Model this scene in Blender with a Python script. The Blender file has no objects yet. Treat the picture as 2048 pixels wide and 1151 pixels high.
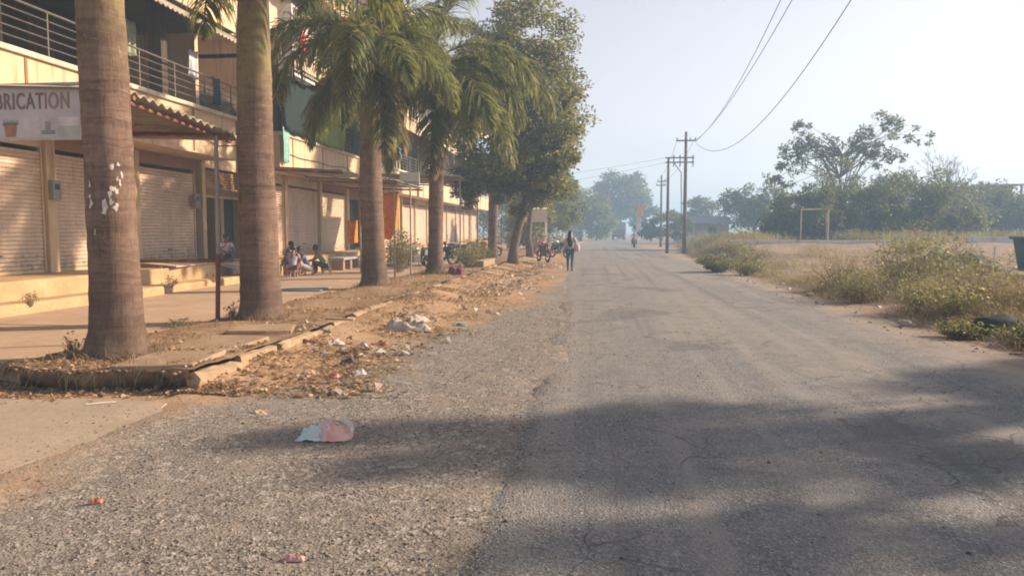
import bpy, bmesh, math, random
import numpy as np
from mathutils import Vector, Matrix, noise as mnoise

# ------------------------------------------------------------------ camera, sky, sun, exposure
scene = bpy.context.scene
COL = scene.collection
R = math.radians
random.seed(7)
RNG = np.random.default_rng(7)

cam_data = bpy.data.cameras.new("camera")
cam = bpy.data.objects.new("camera", cam_data)
COL.objects.link(cam)
scene.camera = cam
cam_data.sensor_width = 36.0
cam_data.lens = 1500.0 / 2048.0 * 36.0
cam_data.clip_start = 0.05
cam_data.clip_end = 3000
cam.location = (0, 0, 1.6)
cam.rotation_euler = (R(90 - 4.289), 0, R(6.297))

SUN_EL, SUN_AZ = 26.0, 67.5            # azimuth from +Y towards +X
world = bpy.data.worlds.new("World")
scene.world = world
world.use_nodes = True
wn = world.node_tree
sky = wn.nodes.new("ShaderNodeTexSky")
sky.sky_type = 'NISHITA'
sky.sun_disc = False
sky.sun_elevation = R(SUN_EL)
sky.sun_rotation = R(SUN_AZ)
sky.air_density = 1.0
sky.dust_density = 1.0
sky.ozone_density = 0.8
bg = wn.nodes["Background"]
bg.inputs[1].default_value = 0.093
hsv = wn.nodes.new("ShaderNodeHueSaturation")
hsv.inputs["Saturation"].default_value = 0.22        # high thin smog greys the blue
wn.links.new(sky.outputs[0], hsv.inputs["Color"])
tint = wn.nodes.new("ShaderNodeMix")
tint.data_type = 'RGBA'; tint.blend_type = 'MULTIPLY'; tint.inputs[0].default_value = 1.0
tint.inputs[7].default_value = (1.0, 0.952, 0.985, 1)  # smog takes the green out of the low sky
wn.links.new(hsv.outputs[0], tint.inputs[6])
wn.links.new(tint.outputs[2], bg.inputs[0])

sun_data = bpy.data.lights.new("sun", 'SUN')
sun_data.energy = 5.0
sun_data.angle = R(1.2)
sun_data.color = (1.0, 0.785, 0.575)
sun = bpy.data.objects.new("sun", sun_data)
COL.objects.link(sun)
sd = Vector((math.sin(R(SUN_AZ)) * math.cos(R(SUN_EL)), math.cos(R(SUN_AZ)) * math.cos(R(SUN_EL)), math.sin(R(SUN_EL))))
sun.rotation_euler = sd.to_track_quat('Z', 'Y').to_euler()
sun.location = (30, 12, 25)

scene.render.engine = 'CYCLES'
scene.cycles.use_denoising = True
scene.cycles.max_bounces = 6
scene.cycles.transparent_max_bounces = 8
scene.cycles.volume_bounces = 1
scene.cycles.pixel_filter_type = 'BLACKMAN_HARRIS'
scene.cycles.filter_width = 1.9
vs = scene.view_settings
vs.view_transform = 'Standard'
vs.look = 'None'
vs.gamma = 1.0
vs.exposure = 0.98
vs.use_curve_mapping = False

# ------------------------------------------------------------------ helpers
def link(o, parent=None):
    COL.objects.link(o)
    if parent is not None:
        o.parent = parent
    return o

def tag(o, label=None, cat=None, group=None, kind=None):
    if label: o["label"] = label
    if cat: o["category"] = cat
    if group: o["group"] = group
    if kind: o["kind"] = kind
    return o

def thing(name, label, cat, loc=(0, 0, 0), rz=0.0, group=None):
    o = bpy.data.objects.new(name, None)
    o.empty_display_size = 0.1
    link(o)
    o.location = loc
    o.rotation_euler = (0, 0, rz)
    return tag(o, label, cat, group, "thing")

def copy_tree(o, parent=None):
    c = o.copy()
    link(c, parent)
    for ch in list(o.children):
        copy_tree(ch, c)
    return c

def np_mesh(name, V, F, mat, parent=None, col=None, smooth=False):
    """V (n,3), F (m,4) or (m,3) index arrays"""
    V = np.asarray(V, dtype=np.float32); F = np.asarray(F, dtype=np.int32)
    me = bpy.data.meshes.new(name)
    k = F.shape[1]
    me.vertices.add(len(V)); me.vertices.foreach_set("co", V.ravel())
    me.loops.add(F.size); me.loops.foreach_set("vertex_index", F.ravel())
    me.polygons.add(len(F))
    me.polygons.foreach_set("loop_start", np.arange(0, F.size, k, dtype=np.int32))
    me.polygons.foreach_set("loop_total", np.full(len(F), k, dtype=np.int32))
    if smooth:
        me.polygons.foreach_set("use_smooth", np.ones(len(F), dtype=bool))
    me.update(calc_edges=True)
    if col is not None:
        a = me.attributes.new("Col", 'FLOAT_COLOR', 'FACE')
        c4 = np.ones((len(F), 4), dtype=np.float32); c4[:, :3] = col
        a.data.foreach_set("color", c4.ravel())
    me.materials.append(mat)
    return link(bpy.data.objects.new(name, me), parent)

class MB:
    def __init__(s): s.v = []; s.f = []
    def add(s, vs_, fs):
        o = len(s.v); s.v += [tuple(p) for p in vs_]; s.f += [tuple(i + o for i in f) for f in fs]; return s
    def box(s, x0, x1, y0, y1, z0, z1):
        return s.add([(x0,y0,z0),(x1,y0,z0),(x1,y1,z0),(x0,y1,z0),(x0,y0,z1),(x1,y0,z1),(x1,y1,z1),(x0,y1,z1)],
              [(0,3,2,1),(4,5,6,7),(0,1,5,4),(1,2,6,5),(2,3,7,6),(3,0,4,7)])
    def obox(s, c, size, rot=(0,0,0)):
        m = Matrix.LocRotScale(Vector(c), __import__('mathutils').Euler(rot), None)
        h = [d/2 for d in size]
        p = [m @ Vector((a*h[0], b*h[1], d*h[2])) for d in (-1,1) for a,b in ((-1,-1),(1,-1),(1,1),(-1,1))]
        return s.add(p, [(0,3,2,1),(4,5,6,7),(0,1,5,4),(1,2,6,5),(2,3,7,6),(3,0,4,7)])
    def tube(s, pts, rad, n=8, cap=True, squash=None):
        pts = [Vector(p) for p in pts]
        if not hasattr(rad, '__len__'): rad = [rad]*len(pts)
        rings = []; ref = None
        for i, p in enumerate(pts):
            t = (pts[min(i+1, len(pts)-1)] - pts[max(i-1, 0)]).normalized()
            if ref is None:
                ref = Vector((1,0,0)) if abs(t.x) < .9 else Vector((0,1,0))
            a = (ref - t*ref.dot(t)).normalized(); b = t.cross(a); ref = a
            rings.append([p + (a*math.cos(2*math.pi*k/n) + b*math.sin(2*math.pi*k/n))*rad[i] for k in range(n)])
        vs_ = [q for r_ in rings for q in r_]; fs = []
        for i in range(len(pts)-1):
            for k in range(n):
                fs.append((i*n+k, i*n+(k+1)%n, (i+1)*n+(k+1)%n, (i+1)*n+k))
        if cap:
            fs.append(tuple(range(n-1,-1,-1))); fs.append(tuple((len(pts)-1)*n+k for k in range(n)))
        return s.add(vs_, fs)
    def ring(s, c, axis, R_, r_, n=24, m=8):
        """torus"""
        ax = Vector(axis).normalized(); a = ax.orthogonal().normalized(); b = ax.cross(a); c = Vector(c)
        vs_=[]; fs=[]
        for i in range(n):
            d = a*math.cos(2*math.pi*i/n)+b*math.sin(2*math.pi*i/n)
            for k in range(m):
                vs_.append(c+d*(R_+r_*math.cos(2*math.pi*k/m))+ax*(r_*math.sin(2*math.pi*k/m)))
        for i in range(n):
            for k in range(m):
                fs.append((i*m+k, ((i+1)%n)*m+k, ((i+1)%n)*m+(k+1)%m, i*m+(k+1)%m))
        return s.add(vs_, fs)
    def ellipsoid(s, c, r, n=12, m=8, rot=None):
        c = Vector(c); vs_=[]; fs=[]
        rot = rot or Matrix.Identity(3)
        for j in range(m+1):
            th = math.pi*j/m
            for i in range(n):
                ph = 2*math.pi*i/n
                vs_.append(c + rot @ Vector((r[0]*math.sin(th)*math.cos(ph), r[1]*math.sin(th)*math.sin(ph), r[2]*math.cos(th))))
        for j in range(m):
            for i in range(n):
                fs.append((j*n+i, (j+1)*n+i, (j+1)*n+(i+1)%n, j*n+(i+1)%n))
        return s.add(vs_, fs)
    def prism(s, poly, z0, z1):
        n = len(poly)
        return s.add([(x,y,z0) for x,y in poly]+[(x,y,z1) for x,y in poly],
             [tuple(range(n-1,-1,-1)), tuple(range(n,2*n))]+[(i,(i+1)%n,n+(i+1)%n,n+i) for i in range(n)])
    def build(s, name, mat, parent=None, smooth=False, bevel=0.0):
        me = bpy.data.meshes.new(name); me.from_pydata(s.v, [], s.f); me.materials.append(mat)
        if smooth:
            me.polygons.foreach_set("use_smooth", [True]*len(me.polygons))
        me.update()
        o = link(bpy.data.objects.new(name, me), parent)
        if bevel:
            b = o.modifiers.new("bevel", 'BEVEL'); b.width = bevel; b.segments = 2; b.limit_method = 'ANGLE'
        return o

def nz(x, y, s=1.0, seed=0.0):
    return mnoise.noise(Vector((x*s+seed*13.7, y*s-seed*7.1, seed*3.3)))

def sstep(a, b, x):
    t = min(1, max(0, (x-a)/(b-a))); return t*t*(3-2*t)

def part(parent, name, mat, x0, x1, y0, y1, z0, z1, bevel=0):
    return MB().box(x0,x1,y0,y1,z0,z1).build(name, mat, parent, bevel=bevel)

# ------------------------------------------------------------------ materials
class NT:
    def __init__(s, name):
        s.m = bpy.data.materials.new(name); s.m.use_nodes = True
        s.t = s.m.node_tree; s.b = s.t.nodes["Principled BSDF"]; s._pos = None
    def L(s, a, b): s.t.links.new(a, b)
    def new(s, t): return s.t.nodes.new(t)
    def pos(s):
        if s._pos is None: s._pos = s.new("ShaderNodeNewGeometry").outputs["Position"]
        return s._pos
    def obj(s): return s.new("ShaderNodeTexCoord").outputs["Object"]
    def scale(s, v, sc):
        n = s.new("ShaderNodeMapping"); n.inputs["Scale"].default_value = sc; s.L(v, n.inputs["Vector"]); return n.outputs[0]
    def noise(s, v, sc, det=4, rough=.55, dist=0.0):
        n = s.new("ShaderNodeTexNoise"); n.inputs["Scale"].default_value = sc; n.inputs["Detail"].default_value = det
        n.inputs["Roughness"].default_value = rough; n.inputs["Distortion"].default_value = dist
        s.L(v, n.inputs["Vector"]); return n.outputs[0]
    def voro(s, v, sc, feat='F1', out="Color"):
        n = s.new("ShaderNodeTexVoronoi"); n.feature = feat; n.inputs["Scale"].default_value = sc; s.L(v, n.inputs["Vector"]); return n.outputs[out]
    def ramp(s, f, stops):
        n = s.new("ShaderNodeValToRGB"); e = n.color_ramp.elements
        while len(e) < len(stops): e.new(0.5)
        for el, (p, c) in zip(e, stops):
            el.position = p; el.color = (c[0], c[1], c[2], 1) if hasattr(c, '__len__') else (c, c, c, 1)
        s.L(f, n.inputs[0]); return n.outputs[0]
    def mix(s, f, a, b, mode='MIX'):
        n = s.new("ShaderNodeMix"); n.data_type = 'RGBA'; n.blend_type = mode
        for sock, v in ((n.inputs[0], f), (n.inputs[6], a), (n.inputs[7], b)):
            if hasattr(v, 'links'): s.L(v, sock)
            elif hasattr(v, '__len__'): sock.default_value = (*v[:3], 1)
            else: sock.default_value = v
        return n.outputs[2]
    def math(s, op, a, b=0.0, clamp=False):
        n = s.new("ShaderNodeMath"); n.operation = op; n.use_clamp = clamp
        for sock, v in ((n.inputs[0], a), (n.inputs[1], b)):
            if hasattr(v, 'links'): s.L(v, sock)
            else: sock.default_value = v
        return n.outputs[0]
    def mapr(s, v, a, b, c=0.0, d=1.0):
        n = s.new("ShaderNodeMapRange"); n.interpolation_type = 'SMOOTHSTEP'
        s.L(v, n.inputs[0])
        for i, q in zip((1,2,3,4), (a,b,c,d)): n.inputs[i].default_value = q
        return n.outputs[0]
    def sep(s, v):
        n = s.new("ShaderNodeSeparateXYZ"); s.L(v, n.inputs[0]); return n.outputs
    def bump(s, h, strength=.5, dist=.02, prev=None):
        n = s.new("ShaderNodeBump"); n.inputs["Strength"].default_value = strength; n.inputs["Distance"].default_value = dist
        s.L(h, n.inputs["Height"])
        if prev is not None: s.L(prev, n.inputs["Normal"])
        s.L(n.outputs[0], s.b.inputs["Normal"]); return n.outputs[0]
    def fin(s, col=None, rough=.8, metal=0.0, spec=None):
        if col is not None:
            if hasattr(col, 'links'): s.L(col, s.b.inputs["Base Color"])
            else: s.b.inputs["Base Color"].default_value = (*col, 1)
        if hasattr(rough, 'links'): s.L(rough, s.b.inputs["Roughness"])
        else: s.b.inputs["Roughness"].default_value = rough
        s.b.inputs["Metallic"].default_value = metal
        if spec is not None: s.b.inputs["Specular IOR Level"].default_value = spec
        return s.m

_simple = {}
def simple(name, c, rough=.7, var=.25, sc=6.0, metal=0.0, bump=0.0, dirt=None):
    """plain paint / cloth / metal with uneven tone"""
    if name in _simple: return _simple[name]
    n = NT(name); p = n.obj()
    f = n.noise(p, sc, 5, .6)
    lo = tuple(q*(1-var) for q in c); hi = tuple(min(.95, q*(1+var*.6)) for q in c)
    col = n.ramp(f, [(.3, lo), (.7, hi)])
    if dirt:
        g = n.mapr(n.noise(p, sc*.35, 6, .7), .5, .68)
        col = n.mix(g, col, dirt)
    if bump: n.bump(f, bump, .01)
    _simple[name] = n.fin(col, rough, metal)
    return n.m

def leafmat(name, trans=.35, rough=.5):
    n = NT(name)
    a = n.new("ShaderNodeAttribute"); a.attribute_name = "Col"
    n.fin(a.outputs["Color"], rough, spec=.35)
    tr = n.new("ShaderNodeBsdfTranslucent")
    hs = n.mix(.4, a.outputs["Color"], (.40, .39, .10))
    n.L(hs, tr.inputs[0])
    mx = n.new("ShaderNodeMixShader"); mx.inputs[0].default_value = trans
    n.L(n.b.outputs[0], mx.inputs[1]); n.L(tr.outputs[0], mx.inputs[2])
    n.L(mx.outputs[0], n.t.nodes["Material Output"].inputs[0])
    return n.m

def attrmat(name, rough=.85):
    n = NT(name); a = n.new("ShaderNodeAttribute"); a.attribute_name = "Col"
    return n.fin(a.outputs["Color"], rough, spec=.2)

M_LEAF = leafmat("leaf", .46)
M_DRY = leafmat("dry_leaf", .35, .75)
M_STONE = attrmat("gravel_stone", .9)

def ground_mat():
    n = NT("ground_dirt"); p = n.pos(); X, Y, Z = n.sep(p)
    big = n.noise(p, .35, 5, .6); mid = n.noise(p, 2.2, 6, .65); fine = n.noise(p, 40, 4, .7)
    peb = n.voro(p, 55, 'F1', "Color"); pebd = n.voro(p, 55, 'F1', "Distance")
    peb2 = n.voro(p, 21, 'F1', "Color")
    # loose grey gravel
    grav = n.ramp(n.sep(peb)[0], [(0.0, (.105,.092,.08)), (.45, (.19,.166,.143)), (.8, (.245,.215,.186)), (1.0, (.36,.32,.28))])
    grav = n.mix(n.mapr(n.sep(peb2)[1], .86, .95), grav, (.36,.32,.28))
    grav = n.mix(n.mapr(mid, .42, .68, 0, .85), grav, (.245,.205,.168))
    # sandy orange soil
    soil = n.ramp(mid, [(.28, (.25,.155,.088)), (.5, (.37,.24,.14)), (.72, (.47,.325,.205))])
    soil = n.mix(n.mapr(fine, .45, .75, 0, .7), soil, (.24,.15,.085))
    # tan field earth
    field = n.ramp(mid, [(.3, (.17,.125,.088)), (.55, (.28,.205,.152)), (.75, (.37,.285,.222))])
    xw = n.math('ADD', X, n.math('MULTIPLY', n.math('SUBTRACT', big, .5), 2.2))
    xw = n.math('ADD', xw, n.math('MULTIPLY', n.math('SUBTRACT', mid, .5), 1.0))
    # boundary between soil and gravel moves towards the carriageway with distance
    yb = n.mapr(Y, 7, 20, -2.9, -1.2)
    yb = n.math('SUBTRACT', yb, n.mapr(Y, 5.6, 7.6, .95, 0.0))
    m1 = n.mapr(n.math('SUBTRACT', xw, yb), -.45, .45)
    c = n.mix(m1, soil, grav)
    c = n.mix(n.mapr(xw, 4.0, 5.6), c, field)
    n.fin(c, .95, spec=.15)
    b1 = n.bump(n.math('MULTIPLY', pebd, m1), .6, .009)
    n.bump(mid, .5, .05, b1)
    return n.m

def road_mat():
    n = NT("worn_asphalt"); p = n.pos(); X, Y, Z = n.sep(p)
    big = n.noise(n.scale(p, (.9, .22, 1)), .8, 5, .6); mid = n.noise(p, 3.1, 6, .7)
    agg = n.voro(p, 75, 'F1', "Color"); aggd = n.voro(p, 75, 'F1', "Distance")
    base = n.ramp(n.sep(agg)[0], [(0.0, (.066,.07,.076)), (.5, (.142,.148,.155)), (.85, (.205,.21,.212)), (1.0, (.36,.355,.35))])  # greys tinted blue, so the tree-shaded road stays bluish
    dust = n.ramp(mid, [(.3, (.185,.172,.163)), (.7, (.27,.245,.228))])
    f = n.math('MULTIPLY', n.mapr(big, .3, .68, .15, .8), n.mapr(mid, .2, .75, .45, 1.0))
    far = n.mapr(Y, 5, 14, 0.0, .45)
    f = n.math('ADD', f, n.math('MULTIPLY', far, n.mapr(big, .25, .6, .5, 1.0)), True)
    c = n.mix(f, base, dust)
    trk = n.noise(n.scale(p, (2.6, .05, 1)), 1.0, 3, .5)
    c = n.mix(n.mapr(trk, .48, .66, 0, .75), c, (.255,.234,.218))
    c = n.mix(n.mapr(trk, .44, .30, 0, .7), c, (.115,.113,.113))
    ck = n.new("ShaderNodeTexVoronoi"); ck.feature = 'DISTANCE_TO_EDGE'; ck.inputs["Scale"].default_value = 1.3
    wv_ = n.new("ShaderNodeVectorMath"); wv_.operation = 'ADD'; n.L(p, wv_.inputs[0])
    nv_ = n.new("ShaderNodeTexNoise"); nv_.inputs["Scale"].default_value = 2.5; nv_.inputs["Detail"].default_value = 5; n.L(p, nv_.inputs["Vector"])
    sc_ = n.new("ShaderNodeVectorMath"); sc_.operation = 'SCALE'; sc_.inputs[3].default_value = .55; n.L(nv_.outputs["Color"], sc_.inputs[0]); n.L(sc_.outputs[0], wv_.inputs[1]); n.L(wv_.outputs[0], ck.inputs["Vector"])
    crack = n.math('MULTIPLY', n.mapr(ck.outputs["Distance"], .003, .022, 1, 0), n.mapr(n.noise(p, .5, 3, .5), .46, .58))
    c = n.mix(n.math('MULTIPLY', crack, .7), c, (.05,.048,.045))
    stone = n.mapr(n.noise(p, 1.3, 6, .75, .8), .54, .64, 0, .85)
    c = n.mix(stone, c, n.ramp(n.sep(agg)[1], [(0.0, (.07,.066,.062)), (.6, (.17,.155,.14)), (1.0, (.33,.3,.27))]))
    patch = n.mapr(n.noise(p, .55, 3, .5, .6), .57, .63, 0, .45)
    c = n.mix(patch, c, (.09,.092,.096))
    edge = n.mapr(n.math('ADD', X, n.math('MULTIPLY', n.math('SUBTRACT', mid, .5), 1.6)), 4.1, 5.5, 0, .85)
    c = n.mix(edge, c, (.30,.235,.17))
    ledge = n.mapr(n.math('ADD', X, n.math('MULTIPLY', n.math('SUBTRACT', mid, .5), 1.5)), -1.5, .1, .8, 0)
    c = n.mix(ledge, c, n.ramp(n.sep(agg)[0], [(0.0, (.09,.08,.07)), (.5, (.19,.165,.14)), (1.0, (.40,.36,.31))]))
    n.fin(c, .9, spec=.25)
    b1 = n.bump(aggd, .7, .008)
    n.bump(mid, .45, .03, b1)
    return n.m

def concrete_mat(name, c, var=.3, stain=(.2,.13,.07), sc=1.0):
    n = NT(name); p = n.pos()
    a = n.noise(p, 1.1*sc, 6, .65); b = n.noise(p, 9*sc, 5, .65); d = n.noise(p, 60, 3, .6)
    col = n.ramp(a, [(.3, tuple(q*(1-var) for q in c)), (.6, c), (.8, tuple(min(.9, q*1.18) for q in c))])
    col = n.mix(n.mapr(b, .52, .75, 0, .7), col, stain)
    col = n.mix(n.mapr(d, .5, .8, 0, .35), col, tuple(q*.5 for q in c))
    n.fin(col, .9, spec=.2); b1 = n.bump(b, .4, .02); n.bump(d, .3, .004, b1)
    return n.m

def plaster_mat(name, c, stain, amount=.75):
    """rain-streaked painted plaster"""
    n = NT(name); p = n.pos()
    st = n.noise(n.scale(p, (1.6, 1.6, .14)), 3.2, 6, .65, .4); bl = n.noise(p, .8, 5, .6); fi = n.noise(p, 14, 5, .65)
    col = n.ramp(bl, [(.3, tuple(q*.82 for q in c)), (.65, c)])
    col = n.mix(n.mapr(st, .47, .72, 0, amount), col, stain)
    col = n.mix(n.mapr(fi, .55, .8, 0, .4), col, tuple(q*.55 for q in c))
    n.fin(col, .85, spec=.2); n.bump(fi, .25, .01)
    return n.m

def shutter_mat(name, c):
    n = NT(name); p = n.pos()
    a = n.noise(n.scale(p, (1, 1, .3)), 1.7, 6, .65); b = n.noise(p, 7, 6, .7); Z = n.sep(p)[2]
    col = n.ramp(a, [(.3, tuple(q*.72 for q in c)), (.65, c)])
    col = n.mix(n.mapr(b, .52, .74, 0, .65), col, (.26,.15,.10))
    rs = n.noise(n.scale(p, (1.5, 1.5, .1)), 4.5, 6, .7); col = n.mix(n.mapr(rs, .56, .72, 0, .5), col, (.33,.20,.13))
    low = n.math('MULTIPLY', n.mapr(Z, .7, 1.25, 1, 0), n.mapr(b, .35, .7))
    col = n.mix(low, col, (.17,.10,.065))
    return n.fin(col, .55, .0, .4)

M_GROUND = ground_mat(); M_ROAD = road_mat()
M_COURT = concrete_mat("courtyard_concrete", (.45,.32,.22), .2, (.32,.205,.125))
M_APRON = concrete_mat("apron_concrete", (.37,.29,.215), .2, (.28,.2,.13), 1.4)
M_KERB = concrete_mat("kerb_concrete", (.36,.255,.165), .3, (.24,.15,.085), 2.0)
M_STEP = concrete_mat("step_plaster", (.50,.33,.175), .3, (.27,.16,.085), 1.2)
M_PLAS = plaster_mat("peach_plaster", (.67,.49,.32), (.30,.20,.12))
M_PLAS2 = plaster_mat("cream_plaster", (.62,.50,.34), (.33,.24,.15), .6)
M_PIL = plaster_mat("yellow_plaster", (.56,.42,.25), (.30,.20,.12), .7)
M_LINTEL = plaster_mat("brown_lintel", (.30,.17,.10), (.2,.11,.06), .6)
M_EDGE = plaster_mat("slab_edge", (.60,.53,.43), (.33,.26,.18), .6)
M_SHUT = shutter_mat("shutter_beige", (.64,.485,.36))
M_SHUT2 = shutter_mat("shutter_pink", (.66,.47,.35))
M_DARKWALL = plaster_mat("gallery_wall", (.085,.065,.045), (.045,.035,.025), .7)  # shade of the recessed gallery put into the colour
M_RAIL = simple("railing_steel", (.15,.125,.105), .5, .3, 8, .4)
M_RUST = simple("rusty_pipe", (.20,.075,.04), .75, .4, 9, .1, dirt=(.30,.24,.19))
M_GREY = simple("galvanised_pipe", (.33,.30,.27), .5, .25, 7, .3)
M_SHEET = simple("tin_sheet", (.33,.28,.205), .6, .35, 3, .1, dirt=(.21,.15,.09))
M_DARK = simple("dark_interior", (.05,.045,.04), .9, .3, 4)
M_GLASS = simple("dark_glass", (.03,.035,.04), .15, .3, 3)
M_WHITE = simple("white_paint", (.66,.64,.60), .55, .2, 5, dirt=(.42,.37,.31))
M_WOOD = simple("weathered_wood", (.36,.26,.17), .8, .35, 7, dirt=(.2,.14,.09))

# ------------------------------------------------------------------ ground, road, verge, courtyard
RL = [(-40,-.9),(3.3,-.73),(4.8,-.74),(7,-.58),(8.6,-.5),(13.5,-.66),(25,-1.06),(51,-1.68),(105,-2.0),(125,1.5),(150,6.0),(190,12.0)]
RR = [(-40,5.9),(8,5.6),(10,5.44),(17,5.3),(28,5.3),(43,5.6),(84,8.2),(120,10.8),(150,16),(190,24)]
def lerp(tab, y):
    return float(np.interp(y, [a for a, _ in tab], [b for _, b in tab]))
def road_l(y): return lerp(RL, y) + .15*nz(y, 0, .7, 1) + .09*nz(y, 0, 2.9, 2) + .05*nz(y, 0, 7.3, 22) + .16*math.exp(-((y-7.7)/.4)**2)
def road_r(y): return lerp(RR, y) + .35*nz(y, 3, .35, 3) + .12*nz(y, 1, 2.3, 4)

def gh(x, y):
    """height of the bare ground"""
    z = .018*nz(x, y, .8) + .009*nz(x, y, 3.2, 5)
    if -8 < x < 8 and y < 30: z += .005*nz(x, y, 9, 6)
    rl, rr = lerp(RL, y), lerp(RR, y)
    t = sstep(rl+.1, rl+.5, x)*(1-sstep(rr-.6, rr-.2, x))
    z = z*(1-t) - .035*t
    z += .012*sstep(rl-.8, rl-.15, x)*(1-sstep(rl+.1, rl+.4, x))
    z += .02*(1-sstep(rl-.9, rl+.05, x))*(1-sstep(-4.0, -2.5, -x-5.5 if x < -5.5 else 9))
    s = sstep(9.0, 14, y)
    z += .21*s*(1-sstep(-4.05, -2.5, x))*sstep(-90, -60, -y)
    z += (.085+.05*nz(x, y, 2.2, 24))*(1-s)*(1-sstep(-4.0, -3.2, x))*sstep(6.6, 7.8, y)
    if x < -3.75 and y < 6.45: z -= .03*sstep(-3.75, -4.15, x)*sstep(6.45, 6.1, y)
    if y < 6.7: z += .016*math.exp(-((x+3.72)/.22)**2)
    z -= .035*math.exp(-((y-7.7)/.45)**2-((x+.62)/.22)**2)
    if x < -4.15 and y > 7.15: z = -.12
    if -6.7 < x < -4.1 and y > 6.7: z = min(z, -.02)
    if x > rr:
        k = sstep(rr+.2, rr+2.0, x)
        z += .8*sstep(25, 46, y)*sstep(rr+.8, rr+3.2, x)
        z += k*(.10 + .16*nz(x, y, .25, 7) + .05*nz(x, y, 1.2, 8))
    return z

def grid_axis(parts):
    out = []
    for a, b, st in parts:
        out += list(np.arange(a, b, st))
    return out
gxs = grid_axis([(-420,-60,40),(-60,-16,6),(-16,-8,.6),(-8,7.2,.09),(7.2,16,.35),(16,60,2.5),(60,421,40)])
gys = grid_axis([(-60,2,5),(2,14,.085),(14,26,.17),(26,60,.5),(60,140,3),(140,620,40)])
V = []; F = []
for y in gys:
    for x in gxs: V.append((x, y, gh(x, y)))
nx = len(gxs)
ii, jj = np.meshgrid(np.arange(nx-1), np.arange(len(gys)-1))
b0 = (jj*nx+ii).ravel()
F = np.stack([b0, b0+1, b0+nx+1, b0+nx], 1)
ground = tag(np_mesh("ground", V, F, M_GROUND, smooth=True), "bare gravel and sandy earth on both sides of the road", kind="structure")

def road_z(x, y):
    return .016 + .012*nz(x, y, .45, 9) + .006*nz(x, y, 2.0, 10) + .002*nz(x, y, 8, 11)
rys = grid_axis([(-40,2,2),(2,14,.1),(14,30,.25),(30,60,.7),(60,191,3)])
NC = 62
V = []
for y in rys:
    a, b = road_l(y), road_r(y)
    V.append((a-.06, y, -.05))
    for k in range(NC):
        x = a + (b-a)*k/(NC-1)
        ed = min(k, NC-1-k)/2.0
        V.append((x, y, road_z(x, y) - (.019 if k == 0 else .008 if k == 1 else .003 if k == 2 else .019 if k == NC-1 else 0) - .012*sstep(0.5, 0, (b-x)/1.2)))
    V.append((b+.05, y, -.05))
w = NC+2
ii, jj = np.meshgrid(np.arange(w-1), np.arange(len(rys)-1)); b0 = (jj*w+ii).ravel()
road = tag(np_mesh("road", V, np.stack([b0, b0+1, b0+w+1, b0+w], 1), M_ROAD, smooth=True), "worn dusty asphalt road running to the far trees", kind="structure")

def verge_mat():
    n = NT("verge_soil"); p = n.pos()
    a = n.noise(p, 1.6, 6, .65); b = n.noise(p, 18, 5, .7); c_ = n.noise(p, 70, 3, .6)
    col = n.ramp(a, [(.3, (.20,.125,.07)), (.5, (.30,.195,.115)), (.7, (.39,.285,.19))])
    col = n.mix(n.mapr(b, .5, .72, 0, .8), col, (.15,.085,.045))
    col = n.mix(n.mapr(c_, .55, .75, 0, .5), col, (.44,.32,.2))
    n.fin(col, .95, spec=.1); b1 = n.bump(b, .8, .03); n.bump(c_, .5, .01, b1); return n.m
M_VERGE = verge_mat()
def verge_z(x, y):
    return (.205 + .03*nz(x, y, 1.3, 12) + .014*nz(x, y, 5, 13)) - .14*sstep(-6.0, -6.5, x) + .05*sstep(10, 16, y)*sstep(-6.2, -5.4, x)
vys = grid_axis([(7.0,16,.09),(16,40,.3),(40,80,1.5)]); vxs = list(np.arange(-6.7, -4.1, .09))+[-4.03]
V = []
def front(x): return 7.02 + .24*nz(x, 0, 1.4, 14) + .13*nz(x, 0, 4, 15) + .05*nz(x, 0, 11, 18) + .25*sstep(-5.2, -6.6, x)
for j, y in enumerate([None, None]+vys):
    for x in vxs:
        if j == 0: V.append((x, front(x)+.42+.12*nz(x, 1, 3, 16), -.10))
        elif j == 1: V.append((x, front(x)+.02+.06*nz(x, 3, 7, 16), .135+.03*nz(x, 5, 3, 17)))
        else: V.append((x, max(y, front(x)+.001*j), verge_z(x, y)))
nx = len(vxs); ii, jj = np.meshgrid(np.arange(nx-1), np.arange(len(vys)+1)); b0 = (jj*nx+ii).ravel()
verge = tag(np_mesh("verge", V, np.stack([b0, b0+1, b0+nx+1, b0+nx], 1), M_VERGE, smooth=True), "raised soil verge the palms grow in, broken at its near end", kind="structure")

def worn_kerb(seed):
    bm = bmesh.new(); bmesh.ops.create_cube(bm, size=1); bmesh.ops.scale(bm, vec=(.14,.98,.30), verts=bm.verts)
    bmesh.ops.subdivide_edges(bm, edges=[e for e in bm.edges if abs(e.verts[0].co.y-e.verts[1].co.y) > .5], cuts=7)
    bmesh.ops.subdivide_edges(bm, edges=[e for e in bm.edges if abs(e.verts[0].co.y-e.verts[1].co.y) < .01], cuts=1)
    for v in bm.verts:
        d = Vector(v.co); k = mnoise.noise(Vector((d.x*9+seed*5, d.y*5, d.z*9)))
        v.co += Vector((k*.03, k*.02, mnoise.noise(Vector((d.y*6+seed*3, d.x*8, 1)))*.035 - (.05 if d.z > .1 and k > .25 else 0)))
        if abs(d.x) > .06 and d.z > .14: v.co.z -= .02
    me = bpy.data.meshes.new("kerb_stone"); bm.to_mesh(me); bm.free(); me.materials.append(M_KERB)
    return me
KM = [worn_kerb(i) for i in range(5)]
y = 7.55
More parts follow.
